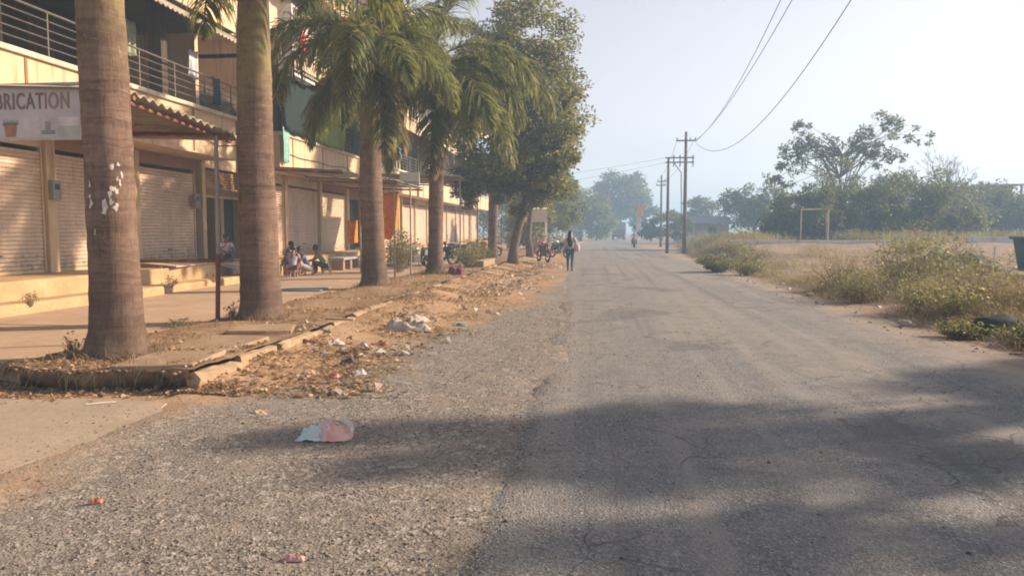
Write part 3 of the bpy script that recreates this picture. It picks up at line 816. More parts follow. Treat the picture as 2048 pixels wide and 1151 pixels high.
def frond_mesh(name, L, e0, droop, seed, dry=False):
    """plumose palm frond along +X, rachis arching down"""
    rng = np.random.default_rng(seed)
    n = 26; ang = e0; p = np.zeros(3); pts = [p.copy()]; tang = []
    for i in range(n):
        t = i/n; a = e0 - droop*(t**1.15)
        d = np.array([math.cos(a), 0.05*math.sin(seed+3*t), math.sin(a)]); tang.append(d/np.linalg.norm(d))
        p = p + d*L/n; pts.append(p.copy())
    tang.append(tang[-1]); pts = np.array(pts); tang = np.array(tang)
    V = []; F = []; Cc = []
    # rachis: flat strap of four sides
    for i in range(n+1):
        r_ = .032*(1-i/n)+.006; up = np.cross(tang[i], [0,1,0]); up /= np.linalg.norm(up)
        for a_, b_ in ((1,0),(0,.7),(-1,0),(0,-.7)): V.append(pts[i]+np.array([0,1,0])*a_*r_+up*b_*r_)
    for i in range(n):
        for k in range(4):
            F.append((4*i+k, 4*i+(k+1)%4, 4*i+4+(k+1)%4, 4*i+4+k)); Cc.append((.20,.175,.07) if not dry else (.28,.19,.09))
    m = 125
    for j in range(m):
        t = .13+.86*j/m
        f_ = t*n; i = min(int(f_), n-1); q = pts[i]+(pts[i+1]-pts[i])*(f_-i); tg = tang[i]
        ll = L*.235*(math.sin(math.pi*min(1, .18+.86*t))**.7)*rng.uniform(.8, 1.1)+.05
        for s in (-1, 1):
            up = np.cross(tg, [0,1,0]); up /= np.linalg.norm(up)
            el = rng.uniform(-.6, .75)            # leaflets leave the rachis in several planes
            d = s*np.array([0,1,0])*math.cos(el)*rng.uniform(.65,1)+up*math.sin(el)*.8+tg*rng.uniform(.45,.95)
            d /= np.linalg.norm(d)
            wv = np.cross(d, np.array([rng.normal()*.35, rng.normal()*.35, 1.0])); wv /= (np.linalg.norm(wv)+1e-6)
            wv *= .018*rng.uniform(.7,1.25)
            b0 = len(V); g = rng.uniform(.3,.95)
            a1 = q; a2 = q+d*ll*.42+np.array([0,0,-g*.07*ll]); a3 = q+d*ll*.74+np.array([0,0,-g*.32*ll]); a4 = q+d*ll*.90+np.array([0,0,-g*.72*ll])
            for pt, w_ in ((a1,.7),(a2,1),(a3,.8),(a4,.12)): V.append(pt-wv*w_); V.append(pt+wv*w_)
            k = rng.uniform(.55, 1.3); yel = rng.uniform(0, 1)**3
            c = np.array([.098,.132,.038])*k*(1-yel)+np.array([.32,.27,.09])*k*yel
            if dry: c = np.array([.27,.19,.095])*k
            for r_ in range(3):
                F.append((b0+2*r_, b0+2*r_+1, b0+2*r_+3, b0+2*r_+2)); Cc.append(c*(1 if r_ < 2 else 1.25))
    ob = np_mesh(name, V, F, M_DRY if dry else M_LEAF, col=np.array(Cc))
    me = ob.data; bpy.data.objects.remove(ob); return me

FR = [frond_mesh("frond", 3.1, R(82), R(95), 1), frond_mesh("frond", 3.3, R(62), R(125), 2), frond_mesh("frond", 3.4, R(45), R(128), 3),
      frond_mesh("frond", 3.3, R(25), R(112), 4), frond_mesh("frond", 3.1, R(5), R(90), 5), frond_mesh("frond", 2.9, R(-22), R(62), 6), frond_mesh("frond", 2.7, R(-45), R(42), 7, True), frond_mesh("frond", 3.0, R(-40), R(48), 8), frond_mesh("frond", 3.2, R(15), R(118), 9)]

def palm(label, base, height, r0, lean=(0,0), fronds=16, fscale=1.0, rot=0.0, seed=0, pick=None, dryn=0, cs=1.0):
    t = thing("royal_palm", label, "palm tree", base, 0, "palms along the verge")
    rr = random.Random(seed)
    pts = []; rad = []
    n = 60
    for i in range(n+1):
        u = i/n; z = height*u
        pts.append((lean[0]*u+.02*math.sin(5*u+seed), lean[1]*u, z-.06))
        flare = .42*math.exp(-z/.22)+.13*math.exp(-z/.9)
        bulge = .10*math.exp(-((u-.45)/.25)**2)
        rad.append(r0*(1+flare+bulge-.24*u)*(1+.012*math.sin(z*34+seed)+.008*rr.uniform(-1,1)))
    tr = MB().tube(pts, rad, 28).build("trunk", M_TRUNK, t, smooth=True)
    # uneven flutes in the trunk surface
    for v in tr.data.vertices:
        k = mnoise.noise(Vector((v.co.x*3+seed*9, v.co.y*3, v.co.z*.8)))*.024+mnoise.noise(Vector((v.co.x*9+seed*9, v.co.y*9, v.co.z*4)))*.008
        k += max(0, .45-v.co.z)*.16*mnoise.noise(Vector((v.co.x*6+seed, v.co.y*6, v.co.z*2)))
        d = Vector((v.co.x-lean[0]*v.co.z/height, v.co.y-lean[1]*v.co.z/height, 0))
        if d.length > 1e-4: v.co += d.normalized()*k
    tx, ty = lean
    MB().tube([(tx,ty,height-.1),(tx,ty,height+.35*cs),(tx,ty,height+.85*cs),(tx,ty,height+1.15*cs)], [r0*.76,r0*.82,r0*.5,r0*.22], 18).build("crownshaft", M_SHAFT, t, smooth=True)
    for i in range(fronds):
        u = i/max(1, fronds-1)
        me = FR[pick[i % len(pick)]] if pick else FR[min(5, int(u*6))]
        if i >= fronds-dryn: me = FR[6]
        f = bpy.data.objects.new("frond", me); link(f, t)
        f.location = (tx, ty, height+1.1*cs-.45*u)
        f.rotation_euler = (rr.uniform(-.12,.12), rr.uniform(-.08,.08), rot+i*2.39996+rr.uniform(-.2,.2))
        s_ = fscale*rr.uniform(.88,1.1); f.scale = (s_, s_, s_)
    return t, tr

p1, tr1 = palm("thickest palm nearest the camera, bare trunk with white paint flakes", (-5.42,7.95,.2), 6.6, .258, (.03,-.1), seed=1, fscale=1.05, rot=1.0)
# flaked paint lying on the bark of the nearest trunk
from mathutils.bvhtree import BVHTree
bv = BVHTree.FromPolygons([v.co.copy() for v in tr1.data.vertices], [tuple(q.vertices) for q in tr1.data.polygons])
rr_ = random.Random(5)
def on_bark(ang, z):
    d = Vector((math.cos(ang), math.sin(ang), 0)); c0 = Vector((.03*z/6.6, -.1*z/6.6, z))
    h = bv.ray_cast(c0+d*1.0, -d)
    return (h[0]+d*.0035) if h[0] is not None else c0+d*.3
for (ang, z, w_, h_, cnt) in [(-1.0,1.70,.30,.05,10),(-.85,1.84,.15,.07,5),(-1.2,1.66,.12,.06,4),(-.7,2.02,.2,.12,7),(-1.8,1.85,.05,.2,5),(-1.66,1.42,.06,.06,2)]:
    for _ in range(cnt):
        a0 = ang+rr_.uniform(-w_,w_); z0 = z+rr_.uniform(-h_,h_); k = 9; sa, sz_ = rr_.uniform(.03,.10), rr_.uniform(.012,.04)
        if rr_.random() < .3: sz_ *= 2
        vs_ = [on_bark(a0, z0)]
        for i in range(k):
            t_ = 2*math.pi*i/k; q = rr_.uniform(.35,1.25); vs_.append(on_bark(a0+sa*q*math.cos(t_), z0+sz_*q*math.sin(t_)))
        MB().add(vs_, [(0,1+i,1+(i+1)%k) for i in range(k)]).build("paint_flake", M_PAINT, p1)
palm("second palm from the camera, greenish upper trunk beside the rusty canopy post", (-5.35,11.48,.2), 6.3, .285, (-.05,.2), seed=2, fscale=1.1, rot=.35)
palm("third palm, drooping feathery crown in front of the orange cloth", (-5.54,18.5,.22), 5.5, .285, (-.1,0), 24, 1.0, .75, 3, [0,2,4,3,8,1,5,3,2,7,4,8,1,3,5,7], 1, .55)
palm("fourth palm, smaller crown hanging beside the leafy roadside tree", (-5.02,23.41,.24), 6.1, .235, (.05,.1), 26, 1.38, 1.3, 4, [0,2,3,1,4,8,2,5,3,1,8,4,7,3,7,5], 1, .6)
palm("fifth palm, slim trunk mostly hidden by the roadside tree's leaves", (-5.2,38.1,.24), 8.6, .24, (.1,0), 16, 1.35, .9, 5)

# ------------------------------------------------------------------ trees and shrubs
def leaf_cloud(cent, rad, n_per, size, cols, rng, flat=.35, droop=0.0, aspect=.5):
    """rhombic leaves scattered in clumps; returns V, F, colours"""
    cent = np.asarray(cent); k = len(cent)
    P = np.repeat(cent, n_per, 0); N = len(P)
    off = rng.normal(size=(N,3)); off /= np.linalg.norm(off, axis=1, keepdims=True)
    rr = np.repeat(np.asarray(rad), n_per)[:,None]
    P = P+off*rr*(rng.random((N,1))**.45)*np.array([1,1,.8])
    d = rng.normal(size=(N,3)); d[:,2] = d[:,2]*.6-droop; d += off*.5; d /= np.linalg.norm(d, axis=1, keepdims=True)
    nr = rng.normal(size=(N,3)); nr[:,2] += flat*3
    w = np.cross(d, nr); w /= np.linalg.norm(w, axis=1, keepdims=True)+1e-6
    s = size*rng.uniform(.6, 1.25, (N,1))
    fold = np.cross(w, d)*s*.10
    V = np.stack([P, P+d*s*.45+w*s*aspect*.5+fold, P+d*s, P+d*s*.45-w*s*aspect*.5+fold], 1).reshape(-1,3)
    F = np.arange(N*4).reshape(-1,4)
    cols = np.asarray(cols); ci = rng.integers(0, len(cols), N)
    clump_k = np.repeat(rng.uniform(.72, 1.25, k), n_per)[:,None]
    c = cols[ci]*rng.uniform(.55,1.45,(N,1))*clump_k
    return V, F, c

def sample_ellipsoids(ells, rng, shell=.5):
    out = []; rads = []
    for (c, r_, n) in ells:
        d = rng.normal(size=(n,3)); d /= np.linalg.norm(d, axis=1, keepdims=True)
        u = (shell+(1-shell)*rng.random((n,1))**.7)
        out.append(np.array(c)+d*u*np.array(r_)); rads += [max(.22, min(r_)*.32)]*n
    return np.vstack(out), np.array(rads)

M_BARK = concrete_mat("bark", (.17,.125,.09), .4, (.07,.05,.035), 3)
def tree(name, label, cat, base, ells, trunk, r0, n_per, leaf, cols, seed, group=None, limbs=14, droop=.2, flat=.35, shell=.45, crad=1.0, leafy=None):
    """trunk: list of points relative to base; ells relative to base"""
    rng = np.random.default_rng(seed)
    t = thing(name, label, cat, base, 0, group)
    cent, rads = sample_ellipsoids(ells, rng, shell)
    m = MB(); tp = [Vector(p) for p in trunk]
    m.tube(tp, [r0*(1-.6*i/(len(tp)-1))*(1.25 if i == 0 else 1) for i in range(len(tp))], 10)
    sel = rng.choice(len(cent), min(limbs, len(cent)), replace=False)
    for s in sel:
        q = Vector(cent[s]); j = rng.integers(max(1, len(tp)//2), len(tp)); a = tp[j]
        mid = a.lerp(q, .5)+Vector((rng.normal()*.15, rng.normal()*.15, .12*(q-a).length))
        m.tube([a, a.lerp(mid,.5), mid, q], [r0*.34, r0*.27, r0*.18, r0*.05], 6, False)
    m.build("trunk", M_BARK, t, smooth=True)
    V, F, c = leaf_cloud(cent, rads*crad, n_per, leaf, cols, rng, flat, droop)
    np_mesh("crown", V, F, leafy or M_LEAF, t, c)
    return t

OLIVE = [(.12,.14,.042),(.17,.17,.055),(.09,.11,.035),(.21,.18,.065),(.29,.215,.085)]
GREEN = [(.045,.075,.025),(.065,.10,.030),(.035,.06,.022),(.09,.12,.04)]
PALE = [(.11,.135,.05),(.14,.16,.06),(.09,.12,.045)]
DEEP = [(.04,.068,.034),(.055,.085,.042),(.034,.056,.03)]
BLUEG = [(.05,.075,.035),(.065,.09,.04),(.035,.055,.027)]

tree("roadside_tree", "large leafy tree with leaning trunk on the left road edge", "tree", (-3.67,33.5,.15),
     [((.9,.2,4.0),(2.0,2.0,1.5),40),((-.9,0,5.0),(2.0,2.0,1.9),46),((1.2,.3,7.0),(2.1,2.2,2.0),54),((-.3,0,8.4),(2.2,2.2,2.0),48),((.9,.2,10.2),(1.8,1.8,1.6),32),((2.3,0,4.6),(1.0,1.0,.7),12),((-1.7,.2,3.4),(1.0,1.0,1.1),18),((2.6,0,6.6),(.7,.8,1.2),9),((.2,-.3,2.9),(1.5,1.2,.7),14)],
     [(0,0,-.1),(.06,0,.7),(.22,0,1.5),(.5,.05,2.4),(.75,.1,3.6),(.8,.1,5.2),(.7,.1,7.0),(.7,.1,8.8)], .23, 170, .19, OLIVE, 11, limbs=60, crad=1.2)
tree("roadside_tree", "thinner tree standing right behind the large leafy roadside tree", "tree", (-3.6,42,.15),
     [((.2,0,4.6),(1.9,2.0,1.7),26),((.6,0,7.0),(2.2,2.0,2.0),30),((1.2,0,9.0),(1.6,1.8,1.5),16)],
     [(0,0,-.1),(-.1,0,1.2),(0,0,2.6),(.2,0,4.2),(.4,0,6.5)], .19, 220, .2, OLIVE, 12, limbs=26, crad=1.2)
tree("roadside_tree", "pale feathery tree lining the far left road edge", "tree", (-4.2,66,.1),
     [((.4,0,3.4),(2.6,3.0,2.2),34),((1.0,0,5.2),(2.0,2.2,1.4),18)], [(0,0,-.1),(0,0,1.4),(.2,0,3.4)], .16, 130, .3, PALE, 13, limbs=12, droop=.6)
tree("roadside_tree", "drooping light green tree left of where the road bends", "tree", (-2.4,128,0),
     [((.3,0,4.6),(5.0,4.0,4.2),56),((3.0,0,3.2),(3.2,3.0,2.9),30),((-2.0,0,6.6),(3.6,3.0,2.6),26)], [(0,0,-.1),(0,0,2.0),(.3,0,5.0)], .25, 120, .48, PALE, 14, limbs=12, droop=.7)
for i, (x, y, r_, lb) in enumerate([(-7.6,80,3.2,"dark tree closing the left side past the last block"),(-5.6,92,3.4,"hazy tree on the left beyond the awning stall"),(-11,88,3.6,"tree crown behind the last block's corner"),(-5.2,58,1.9,"small bushy tree right before the awning stall")]):
    tree("roadside_tree", lb, "tree", (x,y,0), [((0,0,r_*1.15),(r_,r_,r_*1.0),44),((.4,0,r_*1.9),(r_*.7,r_*.7,r_*.6),16)], [(0,0,-.1),(0,0,.8),(.1,0,r_*1.4)], .16, 120, .36, OLIVE, 70+i, limbs=10, shell=.3)
tree("far_tree", "big round hazy tree above the end of the road", "tree", (5.4,168,0),
     [((0,0,9.8),(6.4,5.5,5.2),70),((4.0,0,6.4),(4.2,4,3.2),26),((-3.2,0,6.5),(4.0,4,3.4),26)], [(0,0,-.1),(0,0,3),(.3,0,7),(0,0,11)], .5, 110, .75, BLUEG, 15, limbs=24)
tree("far_tree", "low hazy tree at the foot of the utility poles", "tree", (10.2,108,0),
     [((0,0,2.6),(3.6,3,2.2),30),((-2.5,0,1.8),(2.4,2,1.6),14)], [(0,0,-.1),(0,0,1),(0,0,2.5)], .18, 110, .45, BLUEG, 16, limbs=8, shell=.3)
tree("far_tree", "hazy tree just right of the tallest utility pole", "tree", (19,140,0),
     [((0,0,4.6),(4.4,4,3.0),36),((-2.6,0,3.2),(3.0,3,2.4),16)], [(0,0,-.1),(0,0,1.6),(0,0,4.2)], .22, 110, .55, BLUEG, 17, limbs=8, shell=.3)
tree("far_tree", "rounded dark green tree left of the big thicket", "tree", (20.5,100,0),
     [((0,0,4.8),(4.0,3.4,3.0),52),((3.0,0,3.6),(3.0,3,2.6),20)], [(0,0,-.1),(0,0,1.4),(0,0,4.2)], .2, 120, .42, DEEP, 18, limbs=8, shell=.3)
for i, (x, y, h, rx, lab) in enumerate([(16.6,61,5.6,3.6,"left shoulder of the dense thicket under the sparse tree"),(20.4,63,7.4,4.4,"highest mound of the dense thicket under the sparse tree"),(25.6,64,7.0,4.1,"right shoulder of the dense thicket beside the bare tree")]):
    tree("thicket_bush", lab, "bush", (x,y,0), [((0,0,h*.48),(rx,3.0,h*.50),70),((-rx*.5,-.8,h*.3),(rx*.7,2.2,h*.32),30),((rx*.5,-.8,h*.3),(rx*.7,2.2,h*.32),30)], [(0,0,-.1),(0,0,.6),(.2,0,h*.5)], .14, 190, .24, DEEP, 20+i, limbs=12, shell=.35, crad=.85)
tree("sparse_tree", "tall open tree with clustered leaves rising above the thicket", "tree", (22.6,72,0),
     [((-5.6,0,6.6),(2.0,1.6,1.9),20),((-3.8,0,9.2),(2.1,1.6,2.0),26),((-1.0,0,9.0),(2.4,1.6,1.6),24),((2.2,0,9.4),(2.0,1.6,1.8),24),((4.0,0,11.4),(2.4,1.6,1.4),18),((3.6,0,8.4),(2.6,1.6,1.2),16),((-4.2,0,11.3),(1.2,1.2,1.0),7),((6.4,0,9.6),(1.2,1,1.0),5)],
     [(0,0,-.1),(.1,0,2),(-.2,0,4.5),(-.4,0,6.5),(-.2,0,8.5)], .15, 30, .34, DEEP, 30, limbs=95, shell=.1, crad=.8, flat=.1)
for i, (x, y, h, rx, lab) in enumerate([(35.0,82,7.0,4.8,"hazy tree clump below the bare branching tree"),(42.5,86,7.2,5.6,"hazy tree clump in front of the flat roofed house"),(51,88,7.2,6.0,"hazy tree clump at the far right edge"),(30,80,7.6,4.4,"hazy tree clump between the thicket and the bare tree"),(60,92,7.2,6.4,"hazy tree clump beyond the right edge")]):
    tree("far_tree", lab, "tree", (x,y,0), [((0,0,h*.5),(rx,3.4,h*.46),60),((rx*.6,-.5,h*.32),(rx*.6,2.5,h*.3),22)], [(0,0,-.1),(0,0,1),(.2,0,h*.5)], .18, 120, .4, BLUEG, 40+i, limbs=8, shell=.35)
# bare tree: branches only
def bare_tree(label, base, h, spread, seed, lean=.0):
    rng = random.Random(seed); m = MB()
    def grow(p, d, l, r_, lv):
        q = p+d*l; m.tube([p, p.lerp(q,.5)+Vector((rng.uniform(-.04,.04)*l,0,rng.uniform(-.04,.04)*l)), q], [r_, r_*.8, r_*.62], 5, False)
        if lv == 0: return
        for _ in range(3 if lv > 1 else 4):
            dd = (d+Vector((rng.uniform(-1,1)*spread, rng.uniform(-1,1)*spread, rng.uniform(-.1,.5)))).normalized()
            grow(q, dd, l*rng.uniform(.58,.82), r_*.58, lv-1)
    t = thing("bare_tree", label, "tree", base)
    grow(Vector((0,0,-.1)), Vector((lean,0,1)).normalized(), h*.34, .17, 5)
    m.build("trunk", simple("grey_bark", (.16,.135,.12), .9, .3), t)
    return t
bare_tree("leafless spreading tree right of the thicket", (33.5,78,0), 9.6, .75, 3, .25)
bare_tree("smaller leafless tree near the right edge behind the house roof", (50.5,84,0), 8.4, .7, 9, .1)
# trees standing right of the frame; their shade falls across the near road
for i, (x, y, ells) in enumerate([
    (11.9, 10.2, [((0,0,4.6),(2.3,1.7,1.5),25),((-.9,.5,6.4),(1.2,.5,.5),12),((.3,-.9,3.4),(1.8,1.2,.9),18),((-.8,-.3,5.8),(1.3,.7,.6),12)]),
    (15.8, 12.6, [((0,0,5.2),(2.4,1.5,1.6),24),((1.2,.2,3.8),(2.0,1.4,1.1),18)]),
    (10.7, 6.9, [((0,0,4.3),(2.3,1.9,1.2),34),((-.2,-1.8,3.2),(2.2,1.6,1.0),28),((2.2,-.2,3.2),(1.8,1.8,1.0),26),((-1.2,-2.6,4.6),(1.6,1.2,.8),18)])]):
    tree("shade_tree", ["leafy tree just past the right edge shading the road","taller leafy tree further back past the right edge","low spreading tree past the right edge beside the camera"][i], "tree", (x,y,.1), ells,
         [(0,0,-.2),(.05,0,1.2),(-.1,.1,2.4),(.1,0,4.2)], .2, 110, .2, OLIVE, 60+i, limbs=30, crad=.85)

# ------------------------------------------------------------------ low plants, dry grass, litter, gravel
def ground_z(x, y):
    if -6.7 < x < -4.07 and y > 7.15: return verge_z(x, y)
    if x <= -6.15 and y > 7.35: return .16
    if x < -3.9 and y < 6.4: return .011
    if road_l(y) < x < road_r(y): return road_z(x, y)
    return gh(x, y)

def blades(pts, h, w, lean, cols, rng):
    """grass blades: two quads each"""
    N = len(pts); P = np.asarray(pts)
    hh = h*rng.uniform(.45, 1.2, (N,1)); az = rng.uniform(0, 2*math.pi, N)
    d = np.stack([np.cos(az), np.sin(az), np.zeros(N)], 1); s = np.stack([-np.sin(az), np.cos(az), np.zeros(N)], 1)*w*rng.uniform(.6,1.3,(N,1))
    l = lean*rng.uniform(.2, 1.4, (N,1)); up = np.array([[0,0,1.0]])
    m = P+up*hh*.55+d*hh*l*.3; t = P+up*hh*(1-.25*l)+d*hh*l
    V = np.stack([P-s, P+s, m+s*.75, m-s*.75, t+s*.12, t-s*.12], 1).reshape(-1,3)
    b = np.arange(N)[:,None]*6
    F = np.concatenate([b+np.array([[0,1,2,3]]), b+np.array([[3,2,4,5]])], 1).reshape(-1,4)
    c = np.asarray(cols)[rng.integers(0, len(cols), N)]*rng.uniform(.7,1.3,(N,1))
    return V, F, np.repeat(c, 2, 0)

STRAW = [(.42,.31,.18),(.35,.25,.14),(.48,.37,.23),(.29,.21,.12),(.25,.22,.10)]
rng = np.random.default_rng(101)
# right-hand bank: dry grass, tallest a little away from the carriageway
pts = []
while len(pts) < 36000:
    y = 9+rng.random()**1.5*62; x = road_r(y)+.15+rng.gamma(2.0, 1.5)
    if x > 26: continue
    dens = .5+.9*nz(x, y, .33, 50)
    if 19.5 < y < 46.5 and 6.6 < x < 20: dens -= .66
    if 44.5 < y < 46.2: dens -= .6       # bare earth clearing
    if x > 8.2 and y < 19: dens -= .6
    if x > 11 and y > 34: dens -= .45
    if rng.random() < dens: pts.append((x, y, gh(x, y)-.02))
pts = np.array(pts)
hs = .16+.42*np.clip((pts[:,0]-5.6)/2.0, 0, 1)
V, F, c = blades(pts, 1.0, .007, .55, STRAW, rng)
V[:,2] = np.repeat(pts[:,2], 6)+(V[:,2]-np.repeat(pts[:,2], 6))*np.repeat(hs, 6)
tag(np_mesh("dry_grass", V, F, M_DRY, col=c), "straw coloured dry grass along the right road bank", "grass", kind="stuff")
# far field stubble
pts = []
while len(pts) < 11000:
    y = 47.8+rng.random()*34; x = road_r(y)+.5+rng.random()*40
    if nz(x, y, .12, 51) > -.15: pts.append((x, y, gh(x, y)-.05))
V, F, c = blades(np.array(pts), .85, .022, .45, [(.30,.22,.16),(.26,.20,.14),(.34,.26,.18),(.22,.20,.11),(.19,.19,.09)], rng)
tag(np_mesh("dry_grass", V, F, M_DRY, col=c), "tall dry stubble across the far field", "grass", kind="stuff")
# verge tufts round the palm feet and hanging over the broken near edge
pts = []
for bx, by in [(-5.42,7.95),(-5.35,11.48),(-5.54,18.5),(-5.02,23.41)]:
    for _ in range(420):
        a = rng.uniform(0, 2*math.pi); r_ = .30+abs(rng.normal())*.16
        x, y = bx+r_*math.cos(a), by+r_*math.sin(a); pts.append((x, y, verge_z(x, y)-.01))
for _ in range(70):
    x = rng.uniform(-6.6, -4.1); y = front(x)+abs(rng.normal())*.25+.06; pts.append((x, y, verge_z(x, y)-.01))
for _ in range(900):
    y = rng.uniform(8, 40); x = rng.normal(-5.2, .6); pts.append((x, y, verge_z(max(-6.6,min(-4.1,x)), y)-.01))
V, F, c = blades(np.array(pts), .14, .005, .9, [(.36,.25,.14),(.28,.18,.10),(.22,.14,.08)], rng)
tag(np_mesh("dry_grass", V, F, M_DRY, col=c), "dry tufts round the palm feet and verge edge", "grass", kind="stuff")
# roots and straw hanging over the near face of the verge
N = 110; x = rng.uniform(-6.6, -4.1, N); y0_ = np.array([front(a) for a in x])-.02
P = np.stack([x, y0_+.06, np.full(N, .21)], 1); L_ = rng.uniform(.06, .24, N)
side = np.stack([np.full(N, .004), np.zeros(N), np.zeros(N)], 1); dx = rng.normal(size=N)*.05
M1 = P+np.stack([dx*.3, -np.full(N,.07), -L_*.25], 1); T1 = P+np.stack([dx, -np.full(N,.08)-rng.random(N)*.06, -L_], 1)
V = np.stack([P-side, P+side, M1+side, M1-side, T1+side*.3, T1-side*.3], 1).reshape(-1,3); b = np.arange(N)[:,None]*6
F = np.concatenate([b+np.array([[0,1,2,3]]), b+np.array([[3,2,4,5]])], 1).reshape(-1,4)
c = np.repeat(np.asarray(STRAW)[rng.integers(0, 5, N)]*rng.uniform(.4,1.1,(N,1)), 2, 0)
tag(np_mesh("hanging_straw", V, F, M_DRY, col=c), "dry roots and straw hanging over the broken verge edge", "straw", kind="stuff")

def weed(name, label, cat, x, y, h, w, cols, n, seed, leaf=.06, stems=40, straw=STRAW, group=None, z=None):
    rng = np.random.default_rng(seed); z = ground_z(x, y) if z is None else z
    t = thing(name, label, cat, (x, y, z-.02), 0, group)
    az = rng.uniform(0, 2*math.pi, stems); ll = rng.uniform(.1, 1, stems)**.7
    top = np.stack([np.cos(az)*ll*w, np.sin(az)*ll*w, h*(1-.35*ll**2)*rng.uniform(.6,1.1,stems)], 1)
    bs = top*np.array([.12,.12,0]); m = MB()
    for a, b_ in zip(bs, top):
        m.tube([tuple(a), tuple(a*.4+b_*.6+np.array([0,0,.05*h])), tuple(b_)], [.009,.006,.002], 4, False)
        for _ in range(3):
            t_ = rng.uniform(.4,.95); q0 = a+(b_-a)*t_; q1 = q0+np.array([rng.normal()*.12, rng.normal()*.12, rng.uniform(.05,.2)])*h
            m.tube([tuple(q0), tuple(q1)], [.004,.0015], 3, False)
    m.build("stem", simple("dry_stem", (.36,.27,.17), .9, .35, 14), t)
    cent = np.concatenate([top, top*.72+np.array([0,0,.05]), top*.45], 0)
    per = max(2, n//len(cent))
    V, F, c = leaf_cloud(cent, np.full(len(cent), .13*h+.05), per, leaf, cols, rng, .2, .1, .45)
    V[:,2] = np.maximum(V[:,2], .01)
    sc_ = np.repeat(rng.uniform(.45, 1.35, len(V)//4), 4)[:,None]; ctr = np.repeat(V.reshape(-1,4,3).mean(1), 4, 0); V = ctr+(V-ctr)*sc_
    np_mesh("foliage", V, F, M_LEAF, t, c)
    return t
BROWN = [(.29,.20,.12),(.35,.25,.15),(.23,.17,.10),(.17,.155,.07)]
YELG = [(.18,.20,.055),(.24,.23,.075),(.14,.165,.05),(.27,.215,.10)]
MIXG = [(.11,.145,.045),(.16,.18,.06),(.20,.19,.085),(.08,.115,.04)]
WD = [  # x, y, h, w, colours, leaves, label
 (4.75,30.2,.85,1.0,DEEP,3200,"dark green bush spilling onto the right road edge"),
 (5.6,28.2,.8,.8,YELG,1500,"yellow green weeds beside the dark green bush"),
 (6.9,34,1.0,1.0,YELG,1500,"tall mixed weeds behind the dark green bush"),
 (6.4,20.6,1.15,.95,BROWN,1400,"brown dry shrub at the edge of the bare clearing"),
 (6.0,17.6,.95,.85,MIXG,1500,"green based weeds on the verge midway along the right bank"),
 (7.5,19.2,2.05,1.1,YELG,2600,"tallest yellow green shrub in the middle of the right bank"),
 (9.2,20.6,1.55,1.1,MIXG,2000,"leafy weeds with pale tips behind the tallest shrub"),
 (6.3,15.0,.9,.75,YELG,1500,"bright yellow green weed close to the asphalt"),
 (7.3,15.6,1.1,.9,BROWN,1700,"rusty brown weed clump behind the bright yellow green weed"),
 (6.3,14.0,.8,.75,YELG,1500,"low brown weed clump nearest the road on the right"),
 (7.4,14.3,.95,.8,BROWN,1600,"wide brown weed clump left of the dark boulder"),
 (10.2,18.6,.7,1.0,MIXG,1600,"green grey weeds in front of the teal container"),
 (8.2,17.2,1.05,.9,MIXG,1500,"dry brown stalks behind the rusty clump"),
 (5.45,11.9,.28,.4,GREEN,900,"small fresh green plant left of the dark boulder"),
 (6.1,11.15,.3,.5,GREEN,1200,"fresh green plant at the right edge below the boulder"),
 (7.9,12.6,.6,.6,GREEN,900,"green plant behind the dark boulder"),
 (11.2,24.5,.8,1.1,MIXG,1500,"weeds at the back of the bare clearing"),
 (15.2,38,.8,1.4,YELG,1700,"yellowish thicket in front of the metal gate frame"),
 (7.4,41,1.0,1.2,YELG,1400,"brown scrub below the utility poles"),
 (9.5,50,1.0,1.6,YELG,1400,"yellow scrub right of the utility poles"),
 (16.5,50,1.1,1.9,MIXG,1500,"grey green scrub in front of the thicket"),
 (20,50,1.1,1.9,BROWN,1400,"brown scrub before the right shoulder of the thicket"),
 (27,52,1.1,2.2,MIXG,1400,"scrub before the low white wall on the right"),
 (16.5,30,.9,1.3,YELG,1400,"yellow green weeds left of the teal container"),
]
for i, (x, y, h, w_, cl, n, lb) in enumerate(WD):
    weed("weed_clump", lb, "shrub", x, y, h*(.8 if y > 12.5 else 1), w_, cl, int(n*(.5 if cl is BROWN else 1.0)), 200+i, .05+.0012*y, 74 if cl is BROWN else 56, group="weeds along the right bank")
weed("potted_shrub", "dark leafy shrub behind the thin shelter posts", "shrub", -6.9, 26.0, 1.45, .75, OLIVE, 2600, 301, .09)
weed("weed_clump", "yellow green weeds right of the fourth palm", "shrub", -4.9, 28.6, .95, .7, YELG, 1600, 302, .08)
weed("weed_clump", "yellowish weeds at the foot of the fifth palm", "shrub", -5.0, 33.0, 1.0, .9, YELG, 1600, 303, .08)
weed("weed_clump", "tiny green sprig growing by the rusty canopy post", "shrub", -5.75, 11.35, .28, .12, GREEN, 120, 304, .05, 9)
weed("weed_clump", "small sprig left of the nearest palm foot", "shrub", -5.95, 7.95, .22, .12, OLIVE, 120, 305, .04, 9)
weed("weed_clump", "low dark weeds on the verge left of the second palm", "shrub", -6.25, 10.6, .16, .3, OLIVE, 260, 306, .05, 18)
for i, (y, lb) in enumerate([(12.2,"small weeds sprouting on the step nearest the camera"),(16.6,"small weeds sprouting on the worn step"),(18.6,"weeds on the step below the plywood sheet")]):
    weed("weed_clump", lb, "shrub", -9.9, y, .26, .2, OLIVE, 160, 310+i, .05, 10, z=.3)

